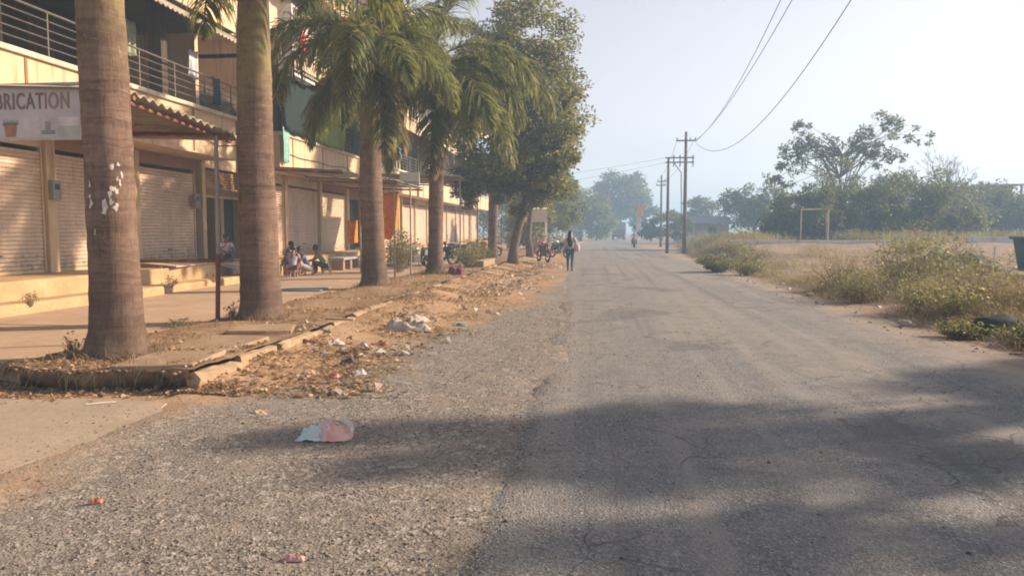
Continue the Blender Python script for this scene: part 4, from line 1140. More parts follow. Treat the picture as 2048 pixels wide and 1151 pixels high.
# fallen leaves
def flat_leaves(pts, size, cols, rng, curl=.35):
    N = len(pts); P = np.asarray(pts); az = rng.uniform(0, 2*math.pi, N)
    d = np.stack([np.cos(az), np.sin(az), rng.normal(size=N)*.3], 1); w = np.stack([-np.sin(az), np.cos(az), rng.normal(size=N)*.45], 1)
    s = size*rng.uniform(.5, 1.4, (N,1)); cz = np.array([[0,0,1.0]])*s*curl*rng.uniform(0,1.0,(N,1))
    P = P+np.array([[0,0,1.0]])*s*.16
    V = np.stack([P-d*s*.5, P+w*s*.28+cz, P+d*s*.5+cz*.4, P-w*s*.28+cz], 1).reshape(-1,3)
    c = np.asarray(cols)[rng.integers(0, len(cols), N)]*rng.uniform(.6,1.35,(N,1))
    return V, np.arange(4*N).reshape(-1,4), c
LIT = [(.40,.235,.135),(.31,.17,.095),(.46,.31,.20),(.24,.13,.075),(.50,.38,.27),(.35,.20,.115),(.43,.33,.25)]
pts = []
while len(pts) < 19000:
    y = 6.9+rng.random()**1.35*33
    x = rng.normal(-3.75+.02*y, .75) if rng.random() < .8 else rng.uniform(-6.4, -2.2)
    if x > -1.3 or x < -6.5: continue
    if nz(x, y, .9, 60)*1.3+.5*nz(x, y, 3.1, 64)+.3 > rng.random()*.9: pts.append((x, y, ground_z(x, y)))
for _ in range(1500):
    x = rng.uniform(-6.5, -4.3); y = front(x)+rng.random()*1.3; pts.append((x, y, verge_z(x, y)))
for _ in range(1100):
    x, y = rng.normal(-5.9, .6), rng.normal(6.75, .17)
    pts.append((x, y, ground_z(x, y)+.0))
V, F, c = flat_leaves(pts, .056, LIT, rng, .22)
tag(np_mesh("leaf_litter", V, F, M_DRY, col=c), "brown fallen leaves and husks along the verge", "leaves", kind="stuff")
# torn plastic and paper, too small to tell apart
pts = []
while len(pts) < 520:
    y = 7+rng.random()**1.2*30; x = rng.normal(-3.35+.03*y, .55)
    if -4.6 < x < -1.4 and nz(x, y, .6, 61) > -.05: pts.append((x, y, ground_z(x, y)))
V, F, c = flat_leaves(pts, .12, [(.46,.42,.37),(.38,.34,.30),(.50,.44,.36),(.33,.34,.34),(.44,.31,.26)], rng, .5)
pts2 = [(rng.uniform(5.2,9.5), rng.uniform(11,24), 0) for _ in range(60)]
pts2 = [(a, b, ground_z(a, b)) for a, b, _ in pts2]
V2, F2, c2 = flat_leaves(pts2, .13, [(.66,.62,.56),(.6,.52,.46),(.5,.52,.5)], rng, .6)
tag(np_mesh("litter", np.vstack([V,V2]), np.vstack([F,F2+len(V)]), attrmat("litter_plastic", .6), col=np.vstack([c,c2])), "scraps of torn paper and plastic strewn beside the road", "litter", kind="stuff")

# soil clods fallen from the broken verge
def clods(n, rng):
    pts, sz = [], []
    for _ in range(n):
        x = rng.uniform(-6.6, -4.0); y = front(x)-abs(rng.normal())*.13+.05; pts.append((x, y, .0)); sz.append(.008+.05*rng.random()**3)
    for _ in range(n//2):
        x = rng.uniform(-6.6, -4.1); y = front(x)+rng.normal()*.04+.03; pts.append((x, y, .19)); sz.append(rng.uniform(.015, .05))
    return pts, sz
def stones(pts, sizes, cols, rng):
    """squashed octahedra with jitter"""
    N = len(pts); P = np.asarray(pts); s = np.asarray(sizes)[:,None]
    base = np.array([[1,0,0],[0,1,0],[-1,0,0],[0,-1,0],[0,0,.75],[0,0,-.6]], dtype=float)
    az = rng.uniform(0, 2*math.pi, N); ca, sa = np.cos(az), np.sin(az)
    Bx = base[None]*rng.uniform(.6,1.25,(N,6,1)); Bx = Bx*np.array([1,1,.75])+rng.normal(size=(N,6,3))*.13
    X = Bx[:,:,0]*ca[:,None]-Bx[:,:,1]*sa[:,None]; Y = Bx[:,:,0]*sa[:,None]+Bx[:,:,1]*ca[:,None]
    V = np.stack([X,Y,Bx[:,:,2]],2)*s[:,None,:]+P[:,None,:]
    f = np.array([[0,1,4],[1,2,4],[2,3,4],[3,0,4],[1,0,5],[2,1,5],[3,2,5],[0,3,5]])
    F = (np.arange(N)[:,None,None]*6+f[None]).reshape(-1,3)
    c = np.asarray(cols)[rng.integers(0, len(cols), N)]*rng.uniform(.6,1.3,(N,1))
    return V.reshape(-1,3), F, np.repeat(c, 8, 0)
STC = [(.22,.192,.167),(.17,.15,.133),(.25,.218,.19),(.13,.117,.105),(.31,.275,.24)]
pts = []; sz = []
while len(pts) < 60000:
    y = 3.1+rng.random()**1.6*14
    x = rng.uniform(-4.6, 2.2) if rng.random() < .75 else rng.uniform(-4.0, 5.6)
    onroad = x > road_l(y)
    lim = .95 if not onroad else max(.14, .85*(1-(x-road_l(y))/1.7))
    if x < -2.6-.12*y: lim *= .35
    if rng.random() > lim*(.65+.7*nz(x, y, .8, 62)): continue
    pts.append((x, y, ground_z(x, y))); sz.append(.003+.0038*rng.random()+.013*rng.random()**10*(0.6 if onroad else 1))
for _ in range(220):
    y = 3.3+rng.random()**1.3*22; x = rng.uniform(-4, 5.5)
    pts.append((x, y, ground_z(x, y))); sz.append(rng.uniform(.012, .024))
for _ in range(160):
    y = 10+rng.random()*25; x = road_r(y)+rng.normal()*.5
    pts.append((x, y, ground_z(x, y))); sz.append(rng.uniform(.015, .05))
V, F, c = stones(pts, sz, STC, rng)
cp, cs_ = clods(220, rng)
Vc, Fc, cc_ = stones(cp, cs_, [(.20,.13,.08),(.27,.18,.11),(.15,.10,.065)], rng)
tag(np_mesh("soil_clods", Vc, Fc, M_STONE, col=cc_), "crumbled soil clods along the broken end of the verge", "soil", kind="stuff")
tag(np_mesh("gravel", V, F, M_STONE, col=c), "loose grey road gravel and pebbles in the foreground", "gravel", kind="stuff")

# ------------------------------------------------------------------ single litter pieces and stones
def crumple(name, label, cat, loc, size, mat, seed, rz=0.0, lift=.5, fold=1.0):
    """crumpled sheet: raised folds over a flat outline"""
    nu, nv = 16, 12; vs_ = []
    for j in range(nv+1):
        for i in range(nu+1):
            u, v = i/nu-.5, j/nv-.5
            ex = 1+.22*nz(u*2, v*2, 1.3, seed)
            z_ = size[2]*max(0, (.55+.9*nz(u*3.1, v*3.1, 1, seed+1)*fold+.45*nz(u*8, v*8, 1, seed+2))*(1-(abs(u)*2)**4)*(1-(abs(v)*2)**4))
            vs_.append((u*size[0]*ex, v*size[1]*ex+.1*size[1]*nz(u*4, 0, 1, seed+3), z_+.006))
    fs = [(j*(nu+1)+i, j*(nu+1)+i+1, (j+1)*(nu+1)+i+1, (j+1)*(nu+1)+i) for j in range(nv) for i in range(nu)]
    o = MB().add(vs_, fs).build(name, mat, None, smooth=False)
    o.location = (loc[0], loc[1], ground_z(loc[0], loc[1])); o.rotation_euler = (0, 0, rz)
    return tag(o, label, cat)

# printed plastic bag with one stiff corner standing up
bg_ = thing("plastic_bag", "crumpled pale blue and pink printed bag lying on the gravel", "bag", (-2.05,5.5,ground_z(-2.05,5.5)), .12)
def bag_mat():
    n = NT("bag_film"); p = n.obj(); X, Y, Z = n.sep(p); f = n.noise(p, 9, 3, .6)
    xx = n.math('ADD', X, n.math('MULTIPLY', n.math('SUBTRACT', f, .5), .2))
    c = n.ramp(n.mapr(xx, -.22, .22), [(0, (.44,.57,.60)), (.32, (.50,.60,.62)), (.42, (.55,.36,.38)), (.55, (.58,.50,.49)), (.68, (.72,.30,.25)), (.9, (.70,.42,.36))])
    n.fin(c, .35, spec=.5); n.bump(n.noise(p, 30, 4, .7), .4, .01); return n.m
MBAG = bag_mat()
nu, nv = 40, 26; vs_ = []
for j in range(nv+1):
    for i in range(nu+1):
        u, v = i/nu, j/nv
        x_ = -.22+.43*u+.02*nz(v*5, 0, 1, 73); y_ = (-.09+.20*v)*(1-.35*(2*u-1)**2)-.02*u+.025*nz(u*7, v, 1, 74)
        z_ = .035+.075*math.sin(math.pi*u)*math.sin(math.pi*v)**.6+.055*nz(u*5, v*4, 1, 70)+.03*nz(u*11, v*8, 1, 71)+.012*nz(u*27, v*19, 1, 72)+.10*sstep(.72,1,u)*v
        if v < .1: z_ *= .35
        if u < .06: z_ *= .3
        vs_.append((x_, y_, max(.004, z_)))
MB().add(vs_, [(j*(nu+1)+i, j*(nu+1)+i+1, (j+1)*(nu+1)+i+1, (j+1)*(nu+1)+i) for j in range(nv) for i in range(nu)]).build("bag_body", MBAG, bg_)
fl = [(.10,.05,.155),(.125,.045,.20),(.17,.03,.165),(.215,.015,.13),(.225,.01,.09),(.20,.005,.045),(.19,.02,.10),(.155,.035,.125)]
MB().add([(x_, y_-.045, z_) for x_, y_, z_ in fl]+[(x_-.01, y_-.03, z_-.012) for x_, y_, z_ in fl],
   [(0,1,2,7),(7,2,3,6),(6,3,4,5),(8,15,10,9),(15,14,11,10),(14,13,12,11)]+[(k,k+8,(k+1)%8+8,(k+1)%8) for k in range(8)]).build("stiff_flap", simple("bag_white", (.68,.62,.56), .5, .15), bg_)
st_ = MB().tube([(-.11,-.05,.008),(0,.0,.010),(.11,.055,.008)], [.007,.008,.006], 6).build("white_stick", simple("white_stick", (.75,.72,.68), .6, .1)); st_.location = (-4.53,6.38,.012); st_.rotation_euler = (0,0,.12)
tag(st_, "thin white stick on the beige concrete apron", "stick")
crumple("red_wrapper", "small red and green wrapper on the left foreground gravel", "wrapper", (-2.93,4.05), (.07,.04,.035), simple("wrapper_red", (.48,.15,.09), .5, .4, 30, dirt=(.14,.17,.10)), 80, .4)
crumple("pink_wrapper", "dusty pink wrapper at the bottom edge of the gravel", "wrapper", (-1.45,3.42), (.10,.05,.03), simple("wrapper_pink", (.46,.25,.22), .6, .4, 25), 81, .2)
crumple("white_rag", "largest heap of grey white rags on the leaf strewn slope", "rag", (-2.98,11.7), (.72,.42,.20), simple("rag_white", (.40,.35,.30), .9, .4, 12), 82, .2)
crumple("white_rag", "pale crumpled sheet just behind the rag heap", "rag", (-3.05,12.6), (.4,.3,.16), simple("rag_cream", (.45,.37,.30), .9, .3, 12), 83, .7)
crumple("paper_scrap", "pinkish white paper scraps near the kerb", "paper", (-3.55,9.95), (.24,.16,.08), simple("paper_pinkish", (.60,.46,.40), .9, .3, 14), 84, .3)
crumple("dark_rag", "dark grey rag lying on the gravel edge", "rag", (-2.95,8.75), (.22,.12,.07), simple("rag_dark", (.10,.085,.085), .9, .3, 14), 85, .3)
crumple("red_packet", "red and white crushed packet at the gravel edge", "packet", (-2.85,7.95), (.16,.1,.06), simple("packet_red", (.45,.12,.09), .6, .4, 18, dirt=(.55,.5,.45)), 86, .2)
crumple("white_packet", "white crushed packet right of the red packet", "packet", (-2.6,8.05), (.14,.1,.06), simple("packet_white", (.62,.57,.54), .6, .2, 18), 87, .5)
crumple("blue_scrap", "blue green plastic scrap right of the rag heap", "plastic", (-2.28,12.55), (.24,.15,.07), simple("scrap_teal", (.13,.28,.29), .5, .3, 18), 88, .1)
crumple("paper_scrap", "flat buff paper beside the kerb end", "paper", (-2.95,6.3), (.2,.12,.02), simple("paper_buff", (.48,.36,.24), .9, .2, 18), 89, -.5)
crumple("brown_packet", "reddish brown packet lying near the rag heap", "packet", (-3.0,10.2), (.26,.12,.06), simple("packet_brown", (.34,.14,.09), .7, .3, 18), 90, .1)
pk = MB().obox((0,0,.02), (.42,.09,.028)).build("wood_offcut", M_WOOD, bevel=.004); pk.location = (-3.78,10.8,ground_z(-3.9,10.8)+.16); pk.rotation_euler = (0,.05,.15)
tag(pk, "short dark plank lying on the verge kerb", "plank")
def boulder(name, label, loc, r_, mat, seed, sq=(1,1,.7)):
    bm = bmesh.new(); bmesh.ops.create_icosphere(bm, subdivisions=3, radius=1)
    for v in bm.verts:
        k = 1+.28*mnoise.noise(v.co*1.1+Vector((seed*3.1,0,0)))+.10*mnoise.noise(v.co*3.2+Vector((0,seed*2.7,0)))
        v.co = Vector((v.co.x*sq[0], v.co.y*sq[1], v.co.z*sq[2]))*k*r_
    me = bpy.data.meshes.new(name); bm.to_mesh(me); bm.free(); me.materials.append(mat)
    me.polygons.foreach_set("use_smooth", [True]*len(me.polygons))
    o = link(bpy.data.objects.new(name, me)); o.location = loc; return tag(o, label, "stone")
M_ROCK = concrete_mat("dark_rock", (.045,.05,.05), .4, (.07,.06,.05), 3); M_ROCK2 = concrete_mat("pale_rock", (.42,.36,.29), .3, (.3,.2,.13), 4)
boulder("dark_boulder", "dark rounded boulder half buried in weeds at the right edge", (6.15,12.1,.16), .34, M_ROCK, 1, (1.0,.8,.58))
for i, (x, y, r_, lb) in enumerate([(5.25,13.3,.10,"pale stone on the road edge below the brown weeds"),(5.55,12.35,.07,"small pale stone left of the dark boulder"),(6.25,12.0,.12,"pale stone right under the dark boulder"),(5.85,11.75,.08,"pale chip of concrete among the fresh green plants"),(5.35,19.4,.10,"white stone at the edge of the bare clearing")]):
    boulder("pale_stone", lb, (x, y, ground_z(x, y)+r_*.3), r_, M_ROCK2, 3+i)

# ------------------------------------------------------------------ poles and wires
M_POLE = concrete_mat("pole_concrete", (.20,.19,.18), .25, (.12,.11,.10), 3)
M_WIRE = simple("wire_black", (.06,.06,.065), .6, .2)
def pole(label, loc, h, arms, r_=.13):
    t = thing("utility_pole", label, "pole", loc)
    MB().tube([(0,0,-.2),(0,0,h*.5),(0,0,h)], [r_*1.25, r_, r_*.75], 10).build("shaft", M_POLE, t, smooth=True)
    for z, a, b in arms:
        MB().box(a, b, -.16, -.09, z-.05, z+.05).build("crossarm", M_POLE, t)
        for x in (a+.06, (a+b)/2+.28, b-.06):
            MB().tube([(x,-.125,z+.05),(x,-.125,z+.13),(x,-.125,z+.16),(x,-.125,z+.22)], [.02,.05,.03,.045], 8).build("insulator", simple("porcelain", (.28,.22,.2), .3), t)
    return t
pa = pole("tallest utility pole with one short crossarm right of the road", (6.5,56,0), 8.8, [(8.15,-.72,.72)])
pb = pole("shorter pole joined to the tallest pole by double crossbeams", (5.3,56.3,0), 7.0, [], .11)
for z in (6.95, 6.62):
    MB().box(-.25, 1.8, -.30, -.22, z-.045, z+.045).build("crossbeam", M_POLE, pb)
for x in (.35, .8, 1.72):
    MB().tube([(x,-.26,6.3),(x,-.26,7.15)], [.035,.05], 6).build("insulator", M_POLE, pb)
MB().tube([(.35,-.26,6.6),(.9,-.2,5.9),(1.0,-.1,2)], .035, 6).build("down_conduit", M_POLE, pb)
pc = pole("farthest utility pole with two small crossarms", (6.85,80,0), 7.45, [(6.8,-.45,.5),(6.4,-.55,.45)], .11)
pd = pole("tall pole past the right edge carrying the wires overhead", (5.75,3.0,0), 16.4, [(16.0,-.7,.7),(13.6,-.4,1.1)], .15)
def wire(label, A, B, coef=None, sag=0.0, r_=.014, n=40):
    A, B = Vector(A), Vector(B); pts = []
    for i in range(n+1):
        t = i/n; p = A.lerp(B, t)
        if coef: p.z = coef[0]*p.y**2+coef[1]*p.y+coef[2]
        else: p.z -= sag*4*t*(1-t)
        pts.append(p)
    o = MB().tube(pts, r_, 5, False).build("overhead_wire", M_WIRE); return tag(o, label, "wire", "wires over the road")
wire("leftmost of the three wires rising from the tallest pole", (7.15,55.88,8), (5.71,3,8), (.0039315,-.382095,17.24206))
wire("middle of the three wires rising from the tallest pole", (7.15,55.86,8), (6.05,3,8), (.0026017,-.259884,14.486757))
wire("lowest sagging wire rising to the upper right corner", (7.2,55.9,8), (6.51,3,8), (.0063136,-.482856,15.213807))
for i, (x, z, lb) in enumerate([(-.6,8.3,"thin wire running on from the left end of the pole crossarm"),(.6,8.3,"thin wire running on from the right end of the pole crossarm")]):
    wire(lb, (6.5+x,55.9,z), (6.85+x*.7,79.9,6.95), None, .5, .012, 14)
wire("faint upper wire crossing left over the far road", (5.1,56,6.95), (-45,110,9.0), None, 1.6, .009, 24)
wire("faint lower wire crossing left over the far road", (5.1,56,6.6), (-45,112,7.0), None, 1.6, .009, 24)

# ------------------------------------------------------------------ field structures on the right
lw = thing("low_wall", "long low whitewashed wall beyond the bare clearing", "wall", (11,46,.90))
x = -3.2
while x < 6.5:
    part(lw, "wall_panel", M_WHITE, x, x+1.78, -.1, .1, -.1, .10+random.uniform(-.02,.02)); part(lw, "coping", M_WHITE, x-.01, x+1.79, -.13, .13, .125, .2); x += 1.8
lw = thing("low_wall", "low white wall behind the scrub at the far right edge", "wall", (25,47.5,.98))
x = -3
while x < 8:
    part(lw, "wall_panel", M_WHITE, x, x+1.98, -.1, .1, -.1, .22); part(lw, "coping", M_WHITE, x-.01, x+1.99, -.14, .14, .225, .32); x += 2
lw = thing("low_wall", "short whitewashed kerb wall by the far road edge", "wall", (9.0,66,0))
part(lw, "wall_panel", M_WHITE, -1.6, 1.6, -.1, .1, -.1, .22); part(lw, "coping", M_WHITE, -1.65, 1.65, -.14, .14, .222, .28)
gf = thing("gate_frame", "pale metal goal shaped frame in front of the thicket", "frame", (14.55,52,0))
M_RED = simple("faded_red", (.42,.16,.13), .7, .3); pipe("post", gf, (-.9,0,0), (-.9,0,3.05), .035, M_EDGE); pipe("post", gf, (.85,0,0), (.85,0,3.0), .045, M_EDGE)
pipe("post", gf, (.95,.2,0), (.75,.2,2.9), .07, M_WOOD); pipe("crossbar", gf, (-.92,0,3.06), (.35,0,3.08), .04, M_EDGE); MB().obox((.62,0,3.1), (.62,.08,.12), (0,.05,0)).build("crossbar_board", M_RED, gf)
# teal container at the right edge
tc = thing("waste_container", "dark teal metal waste container at the right edge of the field", "container", (15.3,25.9,.1), -.1)
M_TEAL = simple("teal_steel", (.035,.12,.145), .55, .35, 3, dirt=(.12,.09,.06))
MB().add([(-1.3,-.75,.2),(1.3,-.75,.2),(1.3,.75,.2),(-1.3,.75,.2),(-1.45,-.9,1.3),(1.45,-.9,1.3),(1.45,.9,1.3),(-1.45,.9,1.3)],[(0,3,2,1),(0,1,5,4),(1,2,6,5),(2,3,7,6),(3,0,4,7),(4,5,6,7)]).build("body", M_TEAL, tc)
for k in range(5):
    MB().obox((-1.1+.55*k,-.86,.75), (.07,.05,1.05), (.135,0,0)).build("rib", M_TEAL, tc)
for a, b in (((-1.5,-.95,1.3),(1.5,-.95,1.3)),((-1.5,.95,1.3),(1.5,.95,1.3)),((-1.5,-.95,1.3),(-1.5,.95,1.3)),((1.5,-.95,1.3),(1.5,.95,1.3))): pipe("rim_bar", tc, a, b, .05, M_TEAL)
for x in (-1,1):
    for y in (-.6,.6): MB().ring((x,y,.12),(1,0,0),.09,.04,14,6).build("wheel", M_DARK, tc)
pipe("white_pole", tc, (-1.75,-.9,0), (-1.75,-.9,1.25), .035, M_WHITE)
crumple("green_sheet", "bright turquoise plastic sheet on the field behind the weeds", "plastic", (11.4,26.6), (.8,.5,.9), simple("sheet_turq", (.05,.32,.27), .5, .3), 95)
crumple("dark_heap", "dark heap of rubbish behind the weeds on the right", "rubbish", (12.6,28.5), (3.8,1.7,.85), simple("heap_dark", (.13,.115,.105), .9, .6, 7), 96, 0, .5, .45)
pp_ = thing("fence_stakes", "row of pale stakes standing in the rubbish heap", "stakes", (12.9,27.6,0))
for k in range(5): pipe("stake", pp_, (-.9+.42*k,0,0), (-.9+.42*k+.06*math.sin(k*2.1),0,1.0+.2*math.sin(k*1.7)), .025, M_WHITE)
# shed, house, kiosk, block roofline
sh = thing("shed", "low shed with bluish sheet roof behind the utility poles", "shed", (14.7,98,.25))
part(sh, "wall", simple("shed_wall", (.30,.28,.26), .9), -2.2, 2.0, -1.2, 1.2, 0, 2.3); part(sh, "door", M_DARK, -.5, .4, -1.26, -1.19, 0, 1.9)
MB().add([(-2.6,-1.7,2.4),(2.4,-1.7,2.4),(2.4,1.5,3.3),(-2.6,1.5,3.3),(-2.6,-1.7,2.32),(2.4,-1.7,2.32),(2.4,1.5,3.2),(-2.6,1.5,3.2)],[(0,1,2,3),(4,7,6,5),(0,4,5,1),(1,5,6,2),(2,6,7,3),(3,7,4,0)]).build("roof", simple("blue_sheet", (.15,.18,.21), .6), sh)
ho = thing("house", "flat roofed house rising over the hazy trees on the right", "house", (46.5,97,0))
M_HO = simple("house_wall", (.34,.36,.38), .9, .15); part(ho, "wall", M_HO, -1.6, 1.9, -3, 3, 0, 6.9)
rf_ = part(ho, "roof", M_EDGE, -2.3, 2.7, -3.9, 3.9, 6.91, 7.1)
for k in (-.7, .9):
    w_ = part(ho, "window", M_GLASS, k-.5, k+.5, -3.03, -2.99, 4.4, 5.8); part(w_, "sill", M_EDGE, k-.6, k+.6, -3.12, -3.035, 4.28, 4.38)
part(ho, "post", M_HO, 2.4, 2.6, -3.8, -3.6, 0, 6.905)
ki = thing("roadside_kiosk", "small stall with pale pinkish awning under the roadside tree", "stall", (-3.85,50,.12))
for x in (-.6,.6):
    for y in (-.6,.6): pipe("post", ki, (x,y,0), (x,y,2.9), .035, M_WHITE)
part(ki, "counter", M_WOOD, -.58, .58, -.3, .3, 0, .9)
MB().add([(-.75,-.8,2.95),(.75,-.8,2.95),(.75,.8,3.1),(-.75,.8,3.1),(-.75,-.82,2.1),(.75,-.82,2.1)],[(0,1,2,3),(4,5,1,0)]).build("awning", simple("awning_pink", (.66,.54,.48), .8, .15), ki)
# parked truck and festival banner at the road's end
tk = thing("truck", "grey truck seen from behind where the road bends", "truck", (4.4,140,.05))
part(tk, "cargo_body", simple("truck_grey", (.26,.26,.28), .6), -1.25, 1.25, 0, 4.6, 1.0, 3.3, .05); part(tk, "tail_gate", simple("truck_rust", (.20,.13,.12), .7), -1.2, 1.2, -.06, -.005, 1.05, 1.9)
part(tk, "chassis", M_DARK, -1.0, 1.0, .1, 6.0, .6, .98); part(tk, "cab", simple("truck_cab", (.14,.20,.30), .5), -1.15, 1.15, 4.7, 6.5, .9, 2.9, .12)
for x in (-1.0,1.0):
    for y in (.9,1.9,5.6):
        w_ = MB().ring((x,y,.5),(1,0,0),.36,.15,18,8).build("wheel", M_DARK, tk); MB().tube([(x-.1,y,.5),(x+.1,y,.5)], .26, 12).build("rim", M_GREY, w_)
    part(tk, "tail_lamp", M_RED, x-.12, x+.12, -.09, -.062, 1.1, 1.25)
bn = thing("banner", "tall white and orange banner on a pole at the road's end", "banner", (5.9,100,0))
pipe("pole", bn, (-.5,0,0), (-.5,0,5.2), .05, M_GREY)
n_ = 12; vs_ = []
for i in range(n_+1):
    z = 5.05-3.2*i/n_; ww = .85*(1-.5*(i/n_)); vs_ += [(-.45, .06*math.sin(i), z), (-.45+ww, .12*math.sin(i*.9+1), z-.05)]
fs = [(2*i,2*i+1,2*i+3,2*i+2) for i in range(n_)]
o = MB().add(vs_[:14], fs[:6]).build("upper_cloth", simple("banner_orange", (.72,.36,.14), .8), bn); o.modifiers.new("t",'SOLIDIFY').thickness=.01
o = MB().add(vs_[12:], fs[:n_-6]).build("lower_cloth", simple("banner_white", (.72,.66,.58), .8), bn); o.modifiers.new("t",'SOLIDIFY').thickness=.01

# ------------------------------------------------------------------ things in the forecourt
br = thing("barrel", "blue plastic barrel inside the open doorway", "barrel", (-11.6,22.6,.665))
MB().tube([(0,0,0),(0,0,.05),(0,0,.3),(0,0,.55),(0,0,.62)], [.2,.235,.25,.235,.2], 18).build("drum", simple("blue_plastic", (.02,.12,.33), .4, .2), br, smooth=True)
for z in (.2,.42): MB().ring((0,0,z),(0,0,1),.248,.014,18,6).build("hoop", simple("blue_plastic", (.02,.12,.33), .4), br)
ps = thing("plywood_sheet", "pale plywood sheet lying tilted on the shop plinth", "board", (-10.95,18.7,.72))
MB().obox((0,0,.06),(1.0,2.3,.03),(.0,.10,.1)).build("top_sheet", simple("plywood", (.52,.39,.26), .8, .25, 3), ps); MB().obox((-.1,-.1,.02),(.9,2.1,.03),(0,.04,-.08)).build("lower_sheet", M_WOOD, ps)
rp = MB().obox((0,0,0),(1.5,.9,.04),(0,.27,.25)).build("metal_ramp", simple("teal_ramp", (.20,.27,.27), .5, .3, 3, dirt=(.3,.24,.18)), bevel=.005); rp.location = (-9.9,20.6,.48); tag(rp, "blue grey metal ramp leading from the forecourt up to the doorway", "ramp")
rp = MB().prism([(-.5,-.6),(.6,-.5),(.45,.6),(-.55,.5)],0,.02).build("blue_mat", simple("blue_mat", (.22,.30,.32), .8, .3, 4)); rp.location=(-7.2,18.0,.168); tag(rp, "grey blue mat spread on the forecourt beside the second palm", "mat")
be = thing("stone_bench", "low stone bench against the shutters near the seated group", "bench", (-9.6,28.2,.16), .05)
part(be, "seat", concrete_mat("bench_stone", (.34,.35,.34), .3, (.2,.2,.2), 3), -.3, .3, -1.3, 1.3, .38, .47, .015)
for y in (-1,0,1): part(be, "leg", M_KERB, -.22, .22, y-.12, y+.12, 0, .379)
sk = crumple("maroon_sack", "maroon cloth sack at the foot of the fourth palm", "sack", (-4.35,23.3), (.5,.4,.38), simple("maroon", (.16,.035,.06), .85, .3), 97)
sk.location.z = .2
MB_ = thing("concrete_ledge", "low concrete ledge among the yellow weeds", "ledge", (-4.35,29.5,.15)); part(MB_, "block", M_KERB, -.15, .2, -1.6, 1.6, 0, .35, .02)

# ------------------------------------------------------------------ people
M_SKIN = simple("skin_brown", (.22,.115,.07), .6, .12, 6); M_HAIR = simple("hair_black", (.012,.010,.010), .45, .3, 20)
M_EYE = simple("eye_dark", (.02,.015,.015), .3, .1)
def skin_obj(name, chains, mat, parent, sub=2):
    """chains: list of [(point, radius or (rx,ry)), ...]; shared points are welded by position"""
    bm = bmesh.new(); lay = bm.verts.layers.skin.verify(); idx = {}; roots = set()
    for ch in chains:
        prev = None
        for p, r_ in ch:
            k = tuple(round(q, 4) for q in p)
            if k not in idx:
                v = bm.verts.new(p); idx[k] = v
                v[lay].radius = (r_, r_) if not hasattr(r_, '__len__') else r_
            v = idx[k]
            if prev is not None and bm.edges.get((prev, v)) is None: bm.edges.new((prev, v))
            prev = v
    seen = set()
    for v in bm.verts:
        if v in seen: continue
        v[lay].use_root = True; st = [v]; seen.add(v)
        while st:
            a = st.pop()
            for e in a.link_edges:
                b = e.other_vert(a)
                if b not in seen: seen.add(b); st.append(b)
    me = bpy.data.meshes.new(name); bm.to_mesh(me); bm.free(); me.materials.append(mat)
    o = link(bpy.data.objects.new(name, me), parent)
    m = o.modifiers.new("skin", 'SKIN'); m.use_smooth_shade = True; m.branch_smoothing = .6
    s = o.modifiers.new("sub", 'SUBSURF'); s.levels = s.render_levels = sub
    return o

